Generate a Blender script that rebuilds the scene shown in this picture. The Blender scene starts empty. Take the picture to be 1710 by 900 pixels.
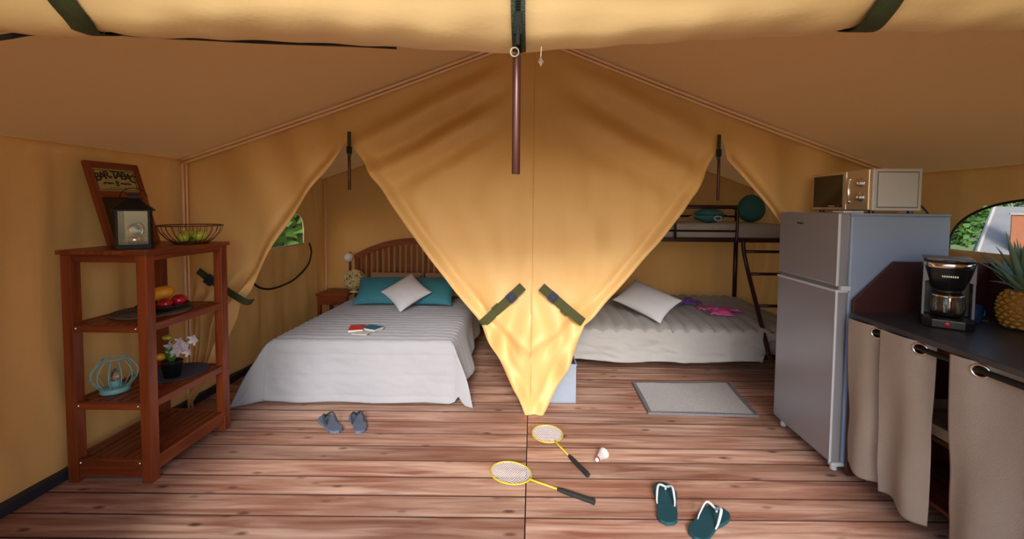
import bpy, bmesh, math, random
from mathutils import Vector, Matrix, Euler, noise as mn
random.seed(7)
PI = math.pi
sc = bpy.context.scene
COL = sc.collection

# ------------------------------------------------------------------ camera
F = 720.0; PX, PY = 889.0, 377.0; W, H = 1710.0, 900.0
PITCH, ROLL, EYE = 0.0445, 0.010, 1.45
cam_d = bpy.data.cameras.new('camera'); cam = bpy.data.objects.new('camera', cam_d); COL.objects.link(cam)
cam.matrix_world = Matrix.Translation((0, 0, EYE)) @ Matrix.Rotation(PI/2-PITCH, 4, 'X') @ Matrix.Rotation(ROLL, 4, 'Z')
cam_d.sensor_fit = 'HORIZONTAL'; cam_d.sensor_width = 36; cam_d.lens = 36*F/W
cam_d.shift_x = (W/2-PX)/W; cam_d.shift_y = (PY-H/2)/W
cam_d.clip_start = 0.02
sc.camera = cam
CR = cam.matrix_world.to_3x3()
def at(px, py, X=None, Y=None, Z=None):
    """pixel of the photograph -> the point where its ray meets a world plane"""
    d = CR @ Vector(((px-PX)/F, -(py-PY)/F, -1)); o = Vector((0, 0, EYE))
    if Y is not None: t = Y/d.y
    elif X is not None: t = X/d.x
    else: t = (Z-EYE)/d.z
    return o+d*t

# ------------------------------------------------------------------ sky, sun, exposure
world = bpy.data.worlds.new('sky'); sc.world = world; world.use_nodes = True
nt = world.node_tree; nt.nodes.clear()
sky = nt.nodes.new('ShaderNodeTexSky'); sky.sky_type = 'NISHITA'; sky.sun_disc = False
sky.sun_elevation = math.radians(32); sky.sun_rotation = math.radians(180); sky.dust_density = 2.0
bg = nt.nodes.new('ShaderNodeBackground'); bg.inputs['Strength'].default_value = 0.315
wo = nt.nodes.new('ShaderNodeOutputWorld')
nt.links.new(sky.outputs[0], bg.inputs[0]); nt.links.new(bg.outputs[0], wo.inputs[0])
sun_d = bpy.data.lights.new('sun', 'SUN'); sun_d.energy = 3.25; sun_d.color = (1.0, 0.95, 0.90); sun_d.angle = math.radians(14)
sun = bpy.data.objects.new('sun', sun_d); COL.objects.link(sun); sun.location = (0, -3, 6)
SUN_DIR = Vector((-0.06, 1.0, -math.tan(math.radians(27))))
sun.rotation_euler = SUN_DIR.to_track_quat('-Z', 'Y').to_euler()
sc.view_settings.view_transform = 'Standard'; sc.view_settings.look = 'None'
sc.view_settings.exposure = 0.0; sc.view_settings.gamma = 1.0
try: sc.view_settings.use_curve_mapping = False
except Exception: pass

# ------------------------------------------------------------------ materials
def mat(name, col, rough=.6, var=.12, scale=8, bump=.0, bscale=60, metal=0, spec=.5, stretch=(1,1,1), trans=0, emit=None, coat=0, transl=0, sheen=0, alpha=None, fold=None):
    m = bpy.data.materials.new(name); m.use_nodes = True; n = m.node_tree; N = n.nodes; L = n.links
    b = N['Principled BSDF']
    tc = N.new('ShaderNodeTexCoord'); mp = N.new('ShaderNodeMapping'); mp.inputs['Scale'].default_value = stretch
    L.new(tc.outputs['Object'], mp.inputs[0])
    nz = N.new('ShaderNodeTexNoise'); nz.inputs['Scale'].default_value = scale; nz.inputs['Detail'].default_value = 4
    L.new(mp.outputs[0], nz.inputs['Vector'])
    mx = N.new('ShaderNodeMix'); mx.data_type = 'RGBA'
    c = Vector(col[:3]); mx.inputs[6].default_value = (*(c*(1-var)), 1); mx.inputs[7].default_value = (*[min(1, v*(1+var)) for v in c], 1)
    L.new(nz.outputs['Fac'], mx.inputs[0]); L.new(mx.outputs[2], b.inputs['Base Color'])
    b.inputs['Roughness'].default_value = rough; b.inputs['Metallic'].default_value = metal
    b.inputs['Specular IOR Level'].default_value = spec
    if trans: b.inputs['Transmission Weight'].default_value = trans
    if coat: b.inputs['Coat Weight'].default_value = coat
    if sheen: b.inputs['Sheen Weight'].default_value = sheen
    if emit: b.inputs['Emission Color'].default_value = (*emit[:3], 1); b.inputs['Emission Strength'].default_value = emit[3]
    if alpha is not None: b.inputs['Alpha'].default_value = alpha
    if bump:
        n2 = N.new('ShaderNodeTexNoise'); n2.inputs['Scale'].default_value = bscale; n2.inputs['Detail'].default_value = 3
        L.new(mp.outputs[0], n2.inputs['Vector'])
        bp = N.new('ShaderNodeBump'); bp.inputs['Strength'].default_value = bump; bp.inputs['Distance'].default_value = .01
        L.new(n2.outputs['Fac'], bp.inputs['Height']); L.new(bp.outputs[0], b.inputs['Normal'])
        if fold:                                   # soft creases of the cloth itself
            mp4 = N.new('ShaderNodeMapping'); mp4.inputs['Scale'].default_value = fold[2]; L.new(tc.outputs['Object'], mp4.inputs[0])
            n4 = N.new('ShaderNodeTexNoise'); n4.inputs['Scale'].default_value = fold[0]; n4.inputs['Detail'].default_value = .6; n4.inputs['Distortion'].default_value = .15
            L.new(mp4.outputs[0], n4.inputs['Vector']); b4 = N.new('ShaderNodeBump'); b4.inputs['Strength'].default_value = fold[1]; b4.inputs['Distance'].default_value = .06
            L.new(n4.outputs['Fac'], b4.inputs['Height']); L.new(b4.outputs[0], bp.inputs['Normal'])
    if transl:
        tr = N.new('ShaderNodeBsdfTranslucent'); ms = N.new('ShaderNodeMixShader'); ms.inputs[0].default_value = transl
        hs = N.new('ShaderNodeHueSaturation'); hs.inputs['Saturation'].default_value = 1.0
        L.new(mx.outputs[2], hs.inputs['Color']); L.new(hs.outputs[0], tr.inputs['Color'])
        L.new(b.outputs[0], ms.inputs[1]); L.new(tr.outputs[0], ms.inputs[2])
        L.new(ms.outputs[0], N['Material Output'].inputs[0])
    m.diffuse_color = (*col[:3], 1)
    return m

def wood(name, c1, c2, rough=.45, axis='X', ring=1.0, knots=False, randomise=False, spec=.4):
    m = bpy.data.materials.new(name); m.use_nodes = True; n = m.node_tree; N = n.nodes; L = n.links
    b = N['Principled BSDF']; tc = N.new('ShaderNodeTexCoord'); mp = N.new('ShaderNodeMapping')
    st = {'X': (1.2, 16, 16), 'Y': (16, 1.2, 16), 'Z': (16, 16, 1.2)}[axis]
    mp.inputs['Scale'].default_value = [v*ring for v in st]
    L.new(tc.outputs['Object'], mp.inputs[0]); vec = mp.outputs[0]
    oi = N.new('ShaderNodeObjectInfo')
    if randomise:
        ad = N.new('ShaderNodeVectorMath'); ad.operation = 'ADD'
        ml = N.new('ShaderNodeMath'); ml.operation = 'MULTIPLY'; ml.inputs[1].default_value = 57.0
        L.new(oi.outputs['Random'], ml.inputs[0]); L.new(vec, ad.inputs[0]); L.new(ml.outputs[0], ad.inputs[1]); vec = ad.outputs[0]
    nz = N.new('ShaderNodeTexNoise'); nz.inputs['Scale'].default_value = 1.6; nz.inputs['Detail'].default_value = 6; nz.inputs['Distortion'].default_value = .6
    L.new(vec, nz.inputs['Vector'])
    cr = N.new('ShaderNodeValToRGB'); e = cr.color_ramp.elements
    e[0].position = .32; e[0].color = (*c1, 1); e[1].position = .68; e[1].color = (*c2, 1)
    L.new(nz.outputs['Fac'], cr.inputs[0]); out = cr.outputs[0]
    if knots:
        mp2 = N.new('ShaderNodeMapping'); mp2.inputs['Scale'].default_value = (4.2, 10.5, 3)
        L.new(tc.outputs['Object'], mp2.inputs[0])
        ad2 = N.new('ShaderNodeVectorMath'); ad2.operation = 'ADD'
        L.new(mp2.outputs[0], ad2.inputs[0]); L.new(ml.outputs[0], ad2.inputs[1])
        vo = N.new('ShaderNodeTexVoronoi'); vo.inputs['Scale'].default_value = 1.0
        L.new(ad2.outputs[0], vo.inputs['Vector'])
        kr = N.new('ShaderNodeValToRGB'); k = kr.color_ramp.elements
        k[0].position = .06; k[0].color = (.10, .07, .06, 1); k[1].position = .17; k[1].color = (1, 1, 1, 1)
        L.new(vo.outputs['Distance'], kr.inputs[0])
        mm = N.new('ShaderNodeMix'); mm.data_type = 'RGBA'; mm.blend_type = 'MULTIPLY'; mm.inputs[0].default_value = .8
        L.new(out, mm.inputs[6]); L.new(kr.outputs[0], mm.inputs[7]); out = mm.outputs[2]
        # worn pale patches and reddish stain left over
        n3 = N.new('ShaderNodeTexNoise'); n3.inputs['Scale'].default_value = 1.1; n3.inputs['Detail'].default_value = 5
        mp3 = N.new('ShaderNodeMapping'); mp3.inputs['Scale'].default_value = (1, 3.2, 1)
        L.new(tc.outputs['Object'], mp3.inputs[0]); ad3 = N.new('ShaderNodeVectorMath'); ad3.operation = 'ADD'
        L.new(mp3.outputs[0], ad3.inputs[0]); L.new(ml.outputs[0], ad3.inputs[1]); L.new(ad3.outputs[0], n3.inputs['Vector'])
        r3 = N.new('ShaderNodeValToRGB'); q = r3.color_ramp.elements
        q[0].position = .42; q[0].color = (0, 0, 0, 1); q[1].position = .66; q[1].color = (1, 1, 1, 1)
        L.new(n3.outputs['Fac'], r3.inputs[0])
        m4 = N.new('ShaderNodeMix'); m4.data_type = 'RGBA'
        mlt = N.new('ShaderNodeMath'); mlt.operation = 'MULTIPLY'; mlt.inputs[1].default_value = .55
        L.new(r3.outputs[0], mlt.inputs[0]); L.new(mlt.outputs[0], m4.inputs[0])
        L.new(out, m4.inputs[6]); m4.inputs[7].default_value = (.24, .075, .035, 1); out = m4.outputs[2]
    if randomise:
        hs = N.new('ShaderNodeHueSaturation'); mr = N.new('ShaderNodeMapRange')
        mr.inputs['To Min'].default_value = .78; mr.inputs['To Max'].default_value = 1.18
        L.new(oi.outputs['Random'], mr.inputs[0]); L.new(mr.outputs[0], hs.inputs['Value']); L.new(out, hs.inputs['Color']); out = hs.outputs[0]
    L.new(out, b.inputs['Base Color']); b.inputs['Roughness'].default_value = rough; b.inputs['Specular IOR Level'].default_value = spec
    bp = N.new('ShaderNodeBump'); bp.inputs['Strength'].default_value = .25; bp.inputs['Distance'].default_value = .004
    L.new(nz.outputs['Fac'], bp.inputs['Height']); L.new(bp.outputs[0], b.inputs['Normal'])
    m.diffuse_color = (*c2, 1)
    return m

M = {}
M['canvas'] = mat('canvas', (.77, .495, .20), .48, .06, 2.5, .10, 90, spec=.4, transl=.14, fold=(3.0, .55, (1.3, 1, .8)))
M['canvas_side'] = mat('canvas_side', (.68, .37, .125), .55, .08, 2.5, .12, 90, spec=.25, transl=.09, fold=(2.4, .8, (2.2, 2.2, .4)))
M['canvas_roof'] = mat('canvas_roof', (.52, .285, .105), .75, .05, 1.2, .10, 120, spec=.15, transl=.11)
M['canvas_roll'] = mat('canvas_roll', (.74,.53,.27), .42, .05, 2.5, .08, 80, spec=.4, fold=(4, .35, (.8, 2, 2)))
M['piping'] = mat('piping', (.85,.58,.38), .5, .05)
M['strap'] = mat('strap', (.035, .045, .012), .8, .25, 90, .4, 300)
M['strap_green'] = mat('strap_green', (.05,.055,.014), .8, .25, 90, .4, 300)
M['darkstrap'] = mat('darkstrap', (.008, .009, .006), .8, .2, 60)
M['buckle'] = mat('buckle', (.012, .02, .05), .3, .1)
M['zip'] = mat('zip', (.03, .045, .022), .7, .3, 120, .5, 200)
M['brownmetal'] = mat('brownmetal', (.075, .025, .02), .32, .1, 20, metal=.4)
M['blackmetal'] = mat('blackmetal', (.010, .008, .008), .5, .15, 20, spec=.25)
M['zipmetal'] = mat('zipmetal', (.010, .012, .010), .7, .15, 20, spec=.12)
M['cordwhite'] = mat('cordwhite', (.42, .38, .30), .7, .1)
M['bunkmetal'] = mat('bunkmetal', (.035, .016, .016), .3, .15, 20, metal=.4)
M['deck'] = wood('deck', (.24, .105, .07), (.60, .415, .33), .6, 'X', 1.0, True, True, .35)
M['deckgapshade'] = mat('deckgapshade', (.075, .035, .022), .9, .3, 30)  # dark brown plank sides, tinted so the sunlit gaps look shaded
M['deckdark'] = mat('deckdark', (.03, .015, .01), .9)
M['teakX'] = wood('teakX', (.13, .026, .008), (.28, .062, .017), .38, 'X')
M['teakY'] = wood('teakY', (.13, .026, .008), (.28, .062, .017), .38, 'Y')
M['teakZ'] = wood('teakZ', (.13, .026, .008), (.28, .062, .017), .38, 'Z')
M['palewood'] = wood('palewood', (.5, .34, .18), (.64, .46, .27), .6, 'Y')
M['spread'] = mat('spread', (.31,.325,.37), .8, .05, 5, .25, 35, spec=.2, sheen=.2)
M['spread2'] = mat('spread2', (.31,.31,.315), .8, .05, 5, .25, 35, spec=.2, sheen=.2)
M['white'] = mat('white', (.54,.56,.63), .8, .04, 5, .15, 40, spec=.2)
M['beigepillow'] = mat('beigepillow', (.40,.27,.17), .85, .06)
M['turq'] = mat('turq', (.045,.20,.27), .85, .12, 30, .3, 120, spec=.2)
M['mattress'] = mat('mattress', (.40,.39,.38), .85, .05)
M['underbed'] = mat('underbed', (.04, .035, .035), .9)
M['wicker'] = mat('wicker', (.66,.54,.28), .7, .2, 40)
M['globe'] = mat('globe', (.75, .74, .76), .15, .05, spec=.7)
M['fridge'] = mat('fridge', (.33,.345,.40), .30, .03, 3, .02, 300, spec=.6, metal=.35)
M['fridgeside'] = mat('fridgeside', (.26,.34,.50), .38, .04, 3, .02, 200, spec=.5)
M['fridgetrim'] = mat('fridgetrim', (.52,.56,.64), .25, .03)
M['greyplastic'] = mat('greyplastic', (.18, .19, .21), .5, .05)
M['mwfront'] = mat('mwfront', (.62, .50, .36), .22, .05, metal=.35)
M['mwside'] = mat('mwside', (.62,.62,.63), .35, .03)
M['blackglass'] = mat('blackglass', (.012, .007, .005), .08, .1, spec=.7)
M['chrome'] = mat('chrome', (.75, .75, .76), .15, .04, metal=1)
M['maroon'] = mat('maroon', (.050, .016, .015), .45, .1)
M['counter'] = mat('counter', (.032, .034, .045), .38, .35, 14, .12, 60, spec=.5)
M['curtain'] = mat('curtain', (.40,.345,.30), .9, .06, 12, .35, 260, spec=.1, transl=.12)
M['glass'] = mat('glass', (.95, .97, .97), .03, .02, trans=1.0, spec=.5)
M['black'] = mat('black', (.010, .010, .012), .3, .1, spec=.5)
M['blackmatte'] = mat('blackmatte', (.014, .013, .013), .75, .1)
M['red'] = mat('red', (.45, .012, .012), .25, .15)
M['bluemug'] = mat('bluemug', (.012, .035, .12), .2, .1)
M['cable'] = mat('cable', (.10, .11, .11), .5, .1)
M['pinebody'] = mat('pinebody', (.26, .13, .025), .55, .5, 26, .3, 60)
M['pineeye'] = mat('pineeye', (.52, .24, .03), .5, .35, 60, .3, 120)
M['pineleaf'] = mat('pineleaf', (.19,.31,.21), .5, .35, 12)
M['yellow'] = mat('yellow', (.52,.42,.03), .35, .08)
M['strings'] = mat('strings', (.75, .75, .78), .6, .03)
M['tealrub'] = mat('tealrub', (.004,.055,.075), .65, .12, 40, .15, 200)
M['tealmetal'] = mat('tealmetal', (.22, .52, .55), .45, .1, 30)
M['greyrub'] = mat('greyrub', (.09,.12,.19), .6, .25, 60)
M['darkrub'] = mat('darkrub', (.02, .03, .04), .6, .2)
M['basket'] = mat('basket', (.24,.30,.40), .6, .06, 30, .2, 150)
M['mat'] = mat('mat', (.40,.40,.41), .95, .5, 150, .6, 180)
M['matedge'] = mat('matedge', (.13, .13, .15), .95, .3, 100)
M['matedge'].diffuse_color = (.1, .1, .1, 1)
M['bluemat'] = mat('bluemat', (.055, .065, .11), .85, .25, 80, .4, 150)
M['jute'] = mat('jute', (.15,.10,.065), .9, .5, 70, .5, 130)
M['yellowfruit'] = mat('yellowfruit', (.78, .36, .02), .4, .2, 14)
M['redfruit'] = mat('redfruit', (.42, .01, .022), .2, .4, 14, coat=.3)
M['greenfruit'] = mat('greenfruit', (.42, .47, .05), .3, .2, 12)
M['petal'] = mat('petal', (.60,.56,.64), .6, .05)
M['leaf'] = mat('leaf', (.06, .26, .03), .45, .25, 20)
M['orchid_yellow'] = mat('orchid_yellow', (.65, .34, .03), .6, .2)
M['candle'] = mat('candle', (.75, .75, .72), .5, .05)
M['slate'] = mat('slate', (.012, .008, .010), .35, .3, 12)
M['signpaper'] = mat('signpaper', (.38, .31, .14), .6, .25, 18)
M['ink'] = mat('ink', (.02, .014, .01), .6, .1)
M['pink'] = mat('pink', (.72, .12, .42), .8, .1, 20)
M['purple'] = mat('purple', (.16, .07, .32), .8, .3, 20)
M['bluecloth'] = mat('bluecloth', (.03, .12, .28), .8, .3, 30)
M['redpaper'] = mat('redpaper', (.55, .04, .03), .4, .3, 30)
M['bluepaper'] = mat('bluepaper', (.02, .13, .22), .35, .5, 30)
M['paper'] = mat('paper', (.55,.55,.54), .6, .03)
M['skirt'] = mat('skirt', (.018, .022, .035), .6, .2)
M['grass'] = mat('grass', (.16,.22,.06), .95, .4, 3)
M['foliage'] = mat('foliage', (.10, .24, .045), .7, .5, 2, transl=.3)
M['foliage2'] = mat('foliage2', (.24, .36, .07), .7, .4, 2, transl=.3)
M['trunk'] = mat('trunk', (.12, .08, .05), .9, .3)
M['slateroof'] = mat('slateroof', (.24,.24,.26), .8, .15, 4)
M['brick'] = mat('brick', (.42,.15,.08), .9, .15, 12)
M['render_white'] = mat('render_white', (.40,.39,.38), .9, .05)
M['shutter'] = mat('shutter', (.08, .10, .12), .6, .1)
M['lanternglass'] = mat('lanternglass', (.9, .92, .92), .04, .02, trans=1.0)
M['bulb'] = mat('bulb', (.85, .82, .75), .15, .03)
M['window_film'] = None
def film():
    m = bpy.data.materials.new('window_film'); m.use_nodes = True; n = m.node_tree; N = n.nodes; L = n.links; N.clear()
    o = N.new('ShaderNodeOutputMaterial'); t = N.new('ShaderNodeBsdfTransparent'); g = N.new('ShaderNodeBsdfGlossy'); x = N.new('ShaderNodeMixShader')
    t.inputs[0].default_value = (.94, .95, .93, 1); g.inputs['Roughness'].default_value = .12
    nz = N.new('ShaderNodeTexNoise'); nz.inputs['Scale'].default_value = 4
    mr = N.new('ShaderNodeMapRange'); mr.inputs['To Min'].default_value = .03; mr.inputs['To Max'].default_value = .08
    L.new(nz.outputs['Fac'], mr.inputs[0]); L.new(mr.outputs[0], x.inputs[0])
    L.new(t.outputs[0], x.inputs[1]); L.new(g.outputs[0], x.inputs[2]); L.new(x.outputs[0], o.inputs[0])
    return m
M['window_film'] = film()

# ------------------------------------------------------------------ mesh helpers
class MB:
    def __init__(s): s.v = []; s.f = []
    def add(s, vs, fs):
        k = len(s.v); s.v += [Vector(p) for p in vs]; s.f += [tuple(i+k for i in q) for q in fs]; return s
    def box(s, a, b, mtx=None):
        x0, y0, z0 = a; x1, y1, z1 = b
        vs = [Vector(p) for p in ((x0,y0,z0),(x1,y0,z0),(x1,y1,z0),(x0,y1,z0),(x0,y0,z1),(x1,y0,z1),(x1,y1,z1),(x0,y1,z1))]
        if mtx: vs = [mtx @ p for p in vs]
        return s.add(vs, [(3,2,1,0),(4,5,6,7),(0,1,5,4),(1,2,6,5),(2,3,7,6),(3,0,4,7)])
    def tube(s, pts, r, n=10, closed=False, cap=True, flat=1.0):
        pts = [Vector(p) for p in pts]; K = len(pts); rs = r if isinstance(r, (list, tuple)) else [r]*K
        up = None; rings = []
        for i, p in enumerate(pts):
            if closed: t = pts[(i+1) % K]-pts[i-1]
            else: t = pts[min(i+1, K-1)]-pts[max(i-1, 0)]
            t.normalize()
            if up is None:
                a = Vector((0,0,1)) if abs(t.z) < .9 else Vector((0,1,0)); up = (a-t*a.dot(t)).normalized()
            else:
                up = (up-t*up.dot(t)).normalized()
            si = t.cross(up)
            rings.append([p+(up*math.cos(2*PI*j/n)*flat+si*math.sin(2*PI*j/n))*rs[i] for j in range(n)])
        k = len(s.v)
        for R in rings: s.v += R
        for i in range(K if closed else K-1):
            for j in range(n):
                a = k+i*n+j; b = k+i*n+(j+1) % n; i2 = (i+1) % K
                s.f.append((a, b, k+i2*n+(j+1) % n, k+i2*n+j))
        if not closed and cap:
            s.f.append(tuple(k+j for j in range(n))[::-1]); s.f.append(tuple(k+(K-1)*n+j for j in range(n)))
        return s
    def lathe(s, prof, c=(0,0,0), n=24, mtx=None, cap=True):
        k = len(s.v)
        for r, z in prof:
            for j in range(n):
                p = Vector((r*math.cos(2*PI*j/n), r*math.sin(2*PI*j/n), z))
                if mtx: p = mtx @ p
                s.v.append(p+Vector(c))
        for i in range(len(prof)-1):
            for j in range(n):
                s.f.append((k+i*n+j, k+i*n+(j+1) % n, k+(i+1)*n+(j+1) % n, k+(i+1)*n+j))
        if cap:
            s.f.append(tuple(k+j for j in range(n))[::-1]); s.f.append(tuple(k+(len(prof)-1)*n+j for j in range(n)))
        return s
    def grid(s, fn, nu, nv):
        k = len(s.v)
        for j in range(nv+1):
            for i in range(nu+1): s.v.append(Vector(fn(i/nu, j/nv)))
        for j in range(nv):
            for i in range(nu):
                a = k+j*(nu+1)+i; s.f.append((a, a+1, a+nu+2, a+nu+1))
        return s
    def prism(s, poly, y0, y1, axes='XZ'):
        n = len(poly); k = len(s.v)
        for d in (y0, y1):
            for a, b in poly:
                s.v.append(Vector((a, d, b)) if axes == 'XZ' else Vector((d, a, b)) if axes == 'YZ' else Vector((a, b, d)))
        s.f.append(tuple(range(k, k+n))); s.f.append(tuple(range(k+n, k+2*n))[::-1])
        for i in range(n): s.f.append((k+i, k+n+i, k+n+(i+1) % n, k+(i+1) % n))
        return s
    def ball(s, c, r, n=16, sc3=(1,1,1)):
        pr = [(max(1e-4, math.sin(PI*i/n)), -math.cos(PI*i/n)) for i in range(n+1)]
        k = len(s.v); s.lathe(pr, (0,0,0), n*2, cap=False)
        for i in range(k, len(s.v)):
            v = s.v[i]; s.v[i] = Vector((c[0]+v.x*r*sc3[0], c[1]+v.y*r*sc3[1], c[2]+v.z*r*sc3[2]))
        return s
    def build(s, name, m, parent=None, smooth=False, bevel=0, solid=0, origin=None, fixn=True):
        me = bpy.data.meshes.new(name)
        o0 = Vector(origin) if origin is not None else Vector((0,0,0))
        me.from_pydata([tuple(v-o0) for v in s.v], [], s.f)
        if fixn:
            bm = bmesh.new(); bm.from_mesh(me); bmesh.ops.recalc_face_normals(bm, faces=bm.faces); bm.to_mesh(me); bm.free()
        if smooth: me.polygons.foreach_set('use_smooth', [True]*len(me.polygons))
        me.materials.append(M[m] if isinstance(m, str) else m); me.update()
        o = bpy.data.objects.new(name, me); COL.objects.link(o); o.location = o0
        if parent: o.parent = parent
        if bevel:
            b = o.modifiers.new('bevel', 'BEVEL'); b.width = bevel; b.segments = 2; b.limit_method = 'ANGLE'; b.angle_limit = math.radians(40)
        if solid:
            b = o.modifiers.new('solid', 'SOLIDIFY'); b.thickness = solid; b.offset = 0
        return o
def tag(o, label=None, cat=None, group=None, kind=None):
    if label: o['label'] = label
    if cat: o['category'] = cat
    if group: o['group'] = group
    if kind: o['kind'] = kind
    return o
def empty(name, loc=(0,0,0), rz=0, **k):
    o = bpy.data.objects.new(name, None); COL.objects.link(o); o.location = loc; o.rotation_euler = (0, 0, rz); o.empty_display_size = .1
    return tag(o, **k)
def kids(o): return [c for c in bpy.data.objects if c.parent == o]
def interp(pts, z):
    """pts sorted by first value"""
    if z <= pts[0][0]: return pts[0][1]
    for (a, xa), (b, xb) in zip(pts, pts[1:]):
        if z <= b: return xa+(xb-xa)*(z-a)/(b-a)
    return pts[-1][1]
def sm(a, b, x):
    t = max(0, min(1, (x-a)/(b-a))); return t*t*(3-2*t)
def nz(x, y, z, s=1.0): return mn.noise(Vector((x*s, y*s, z*s)))
def gs(d, w): return math.exp(-(d/w)**2)

# ================================================================== THE SETTING
XL, XR, YP, YB, YF = -2.44, 2.57, 3.03, 5.05, 0.85
RIDGE_X, RIDGE_Z, SL = -0.01, 2.64, 0.365
def roofz(x): return RIDGE_Z-SL*abs(x-RIDGE_X)
# floor: joist slab below, every plank its own board
floor = MB().box((XL-.3, -1.5, -.16), (XR+.3, YB+.1, -.045)).build('floor', 'deckdark'); tag(floor, kind='structure')
PW = .1475; seam = -0.02
plank_edges = []
y = 3.127-PW*30
Lw = seam-.002-(XL-.25); Rw = XR+.25-(seam+.002)
mL = mR = None
row = 0
while y < YB+.02:
    for side in (0, 1):
        src = mL if side == 0 else mR
        if src is None:
            w = Lw if side == 0 else Rw
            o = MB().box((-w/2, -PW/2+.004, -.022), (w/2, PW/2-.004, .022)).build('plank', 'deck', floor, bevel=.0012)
            o.data.materials.append(M['deckgapshade'])
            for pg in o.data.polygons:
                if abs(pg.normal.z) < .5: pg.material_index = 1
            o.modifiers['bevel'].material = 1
            if side == 0: mL = o
            else: mR = o
        else:
            o = src.copy(); COL.objects.link(o); o.parent = floor
        o.location = ((XL-.25+seam-.002)/2 if side == 0 else (XR+.25+seam+.002)/2, y+PW/2, -.022+random.uniform(-.0015, 0))
    y += PW; row += 1

# ceiling
def ceil_fn(side):
    xe = XL-.02 if side < 0 else XR+.02
    def fn(u, v):
        x = RIDGE_X+(xe-RIDGE_X)*u; yy = .25+(YB+.08-.25)*v  # front edge extended forward, out of view, to cut sky light on the floor
        return (x, yy, roofz(x)-.018*math.sin(PI*u)*(.6+.4*math.sin(yy*1.7))+.006*nz(x, yy, 0, 1.3))
    return fn
c = MB(); c.grid(ceil_fn(-1), 40, 60); c.grid(ceil_fn(1), 40, 60)
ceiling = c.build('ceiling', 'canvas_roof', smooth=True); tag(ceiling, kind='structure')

# side walls with their windows
def side_wall(name, x, inward, win, y0, y1, seedv, m='canvas_side'):
    ztop = roofz(x); (wy, wz0, wa, wh, p) = win
    zs = []; step = .03
    n1 = int(round(wz0/step)); zs = [wz0*i/n1 for i in range(n1+1)]
    n2 = int(round((ztop-wz0)/step)); zs += [wz0+(ztop-wz0)*i/n2 for i in range(1, n2+1)]
    ny = int((y1-y0)/step); ys = [y0+(y1-y0)*i/ny for i in range(ny+1)]
    def lev(yy, z):
        return (abs((yy-wy)/wa)**p+max(0, (z-wz0)/wh)**p)**(1/p)
    mb = MB(); idx = {}
    for j, z in enumerate(zs):
        for i, yy in enumerate(ys):
            Y, Z = yy, z
            if z >= wz0-1e-6:
                l = lev(yy, z)
                if l > 1e-3:
                    d = (l-1)*math.hypot(yy-wy, z-wz0)/l
                    if abs(d) < step*.72:
                        Y = wy+(yy-wy)/l; Z = wz0+(z-wz0)/l
            amp = min(1, abs(lev(Y, max(Z, wz0))-1)*1.2) if z >= wz0-1e-6 else 1
            fy = Y*7.3+1.3*nz(Y, Z*.5, seedv, 1.0)*3
            fold = .026*(math.sin(fy)+.5*math.sin(fy*2.17+1))*sm(.0, .5, Z)*(.5+.5*sm(1.9, .6, Z))+.022*nz(Y, Z*.3, seedv+3, 4.5)
            fold += .007*math.sin(fy*4.3+Z*2)*sm(0, .5, Z)-.012
            fold *= sm(ztop, ztop-.06, Z)*.9+.1
            mb.v.append(Vector((x+inward*(fold*amp+.010*(1-amp)), Y, Z))); idx[(i, j)] = len(mb.v)-1
    for j in range(len(zs)-1):
        for i in range(len(ys)-1):
            cz = (zs[j]+zs[j+1])/2; cy = (ys[i]+ys[i+1])/2
            if cz > wz0 and lev(cy, cz) < 1: continue
            mb.f.append((idx[(i, j)], idx[(i+1, j)], idx[(i+1, j+1)], idx[(i, j+1)]))
    o = mb.build(name, m, smooth=True); tag(o, kind='structure')
    out = []
    for k in range(41):
        th = PI*k/40; cc, ss = math.cos(th), math.sin(th)
        out.append((wy+wa*math.copysign(abs(cc)**(2/p), cc), wz0+wh*abs(ss)**(2/p)))
    return o, out
LW = (4.13, 1.035, .44, .33, 5.0)
RWN = (2.02, 1.205, .62, .315, 2.5)
wl, lout = side_wall('wall_left', XL, 1, LW, .25, YB+.05, 11)  # both side walls run on forward, unseen, to hold back side sky light
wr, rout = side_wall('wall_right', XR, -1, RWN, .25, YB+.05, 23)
def window(name, x, inw, out, flap_pts, film_m='window_film', flap=True):
    w = empty(name, (x, out[0][0], out[0][1]), kind='structure')
    o0 = w.location
    loop = [Vector((x+inw*.012, a, b)) for a, b in out]
    e = MB().tube(loop+[loop[0]], .007, 6).build('window_hem', 'darkstrap' if inw < 0 else 'piping', smooth=True); e.parent = w; e.matrix_parent_inverse = Matrix.Translation(-o0)
    f = MB().prism([(a, b) for a, b in out], x+inw*.004, x+inw*.007, 'YZ').build('window_pane', film_m); f.parent = w; f.matrix_parent_inverse = Matrix.Translation(-o0)
    t = MB().tube(flap_pts, .009, 8).build('flap_piping', 'darkstrap', smooth=True); t.parent = w; t.matrix_parent_inverse = Matrix.Translation(-o0)
    if not flap: return w
    n = len(flap_pts); a, b = Vector(flap_pts[0]), Vector(flap_pts[-1])
    def ff(u, v):
        s = u*(n-1); i = min(n-2, int(s)); q = Vector(flap_pts[i]).lerp(Vector(flap_pts[i+1]), s-i)
        tp = a.lerp(b, u); p_ = tp.lerp(q, v); p_.x += inw*.006*math.sin(v*PI)*(1+math.sin(u*9))
        return p_
    g = MB().grid(ff, 40, 10).build('window_flap', 'canvas_side', smooth=True); g.parent = w; g.matrix_parent_inverse = Matrix.Translation(-o0)
    return w
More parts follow.
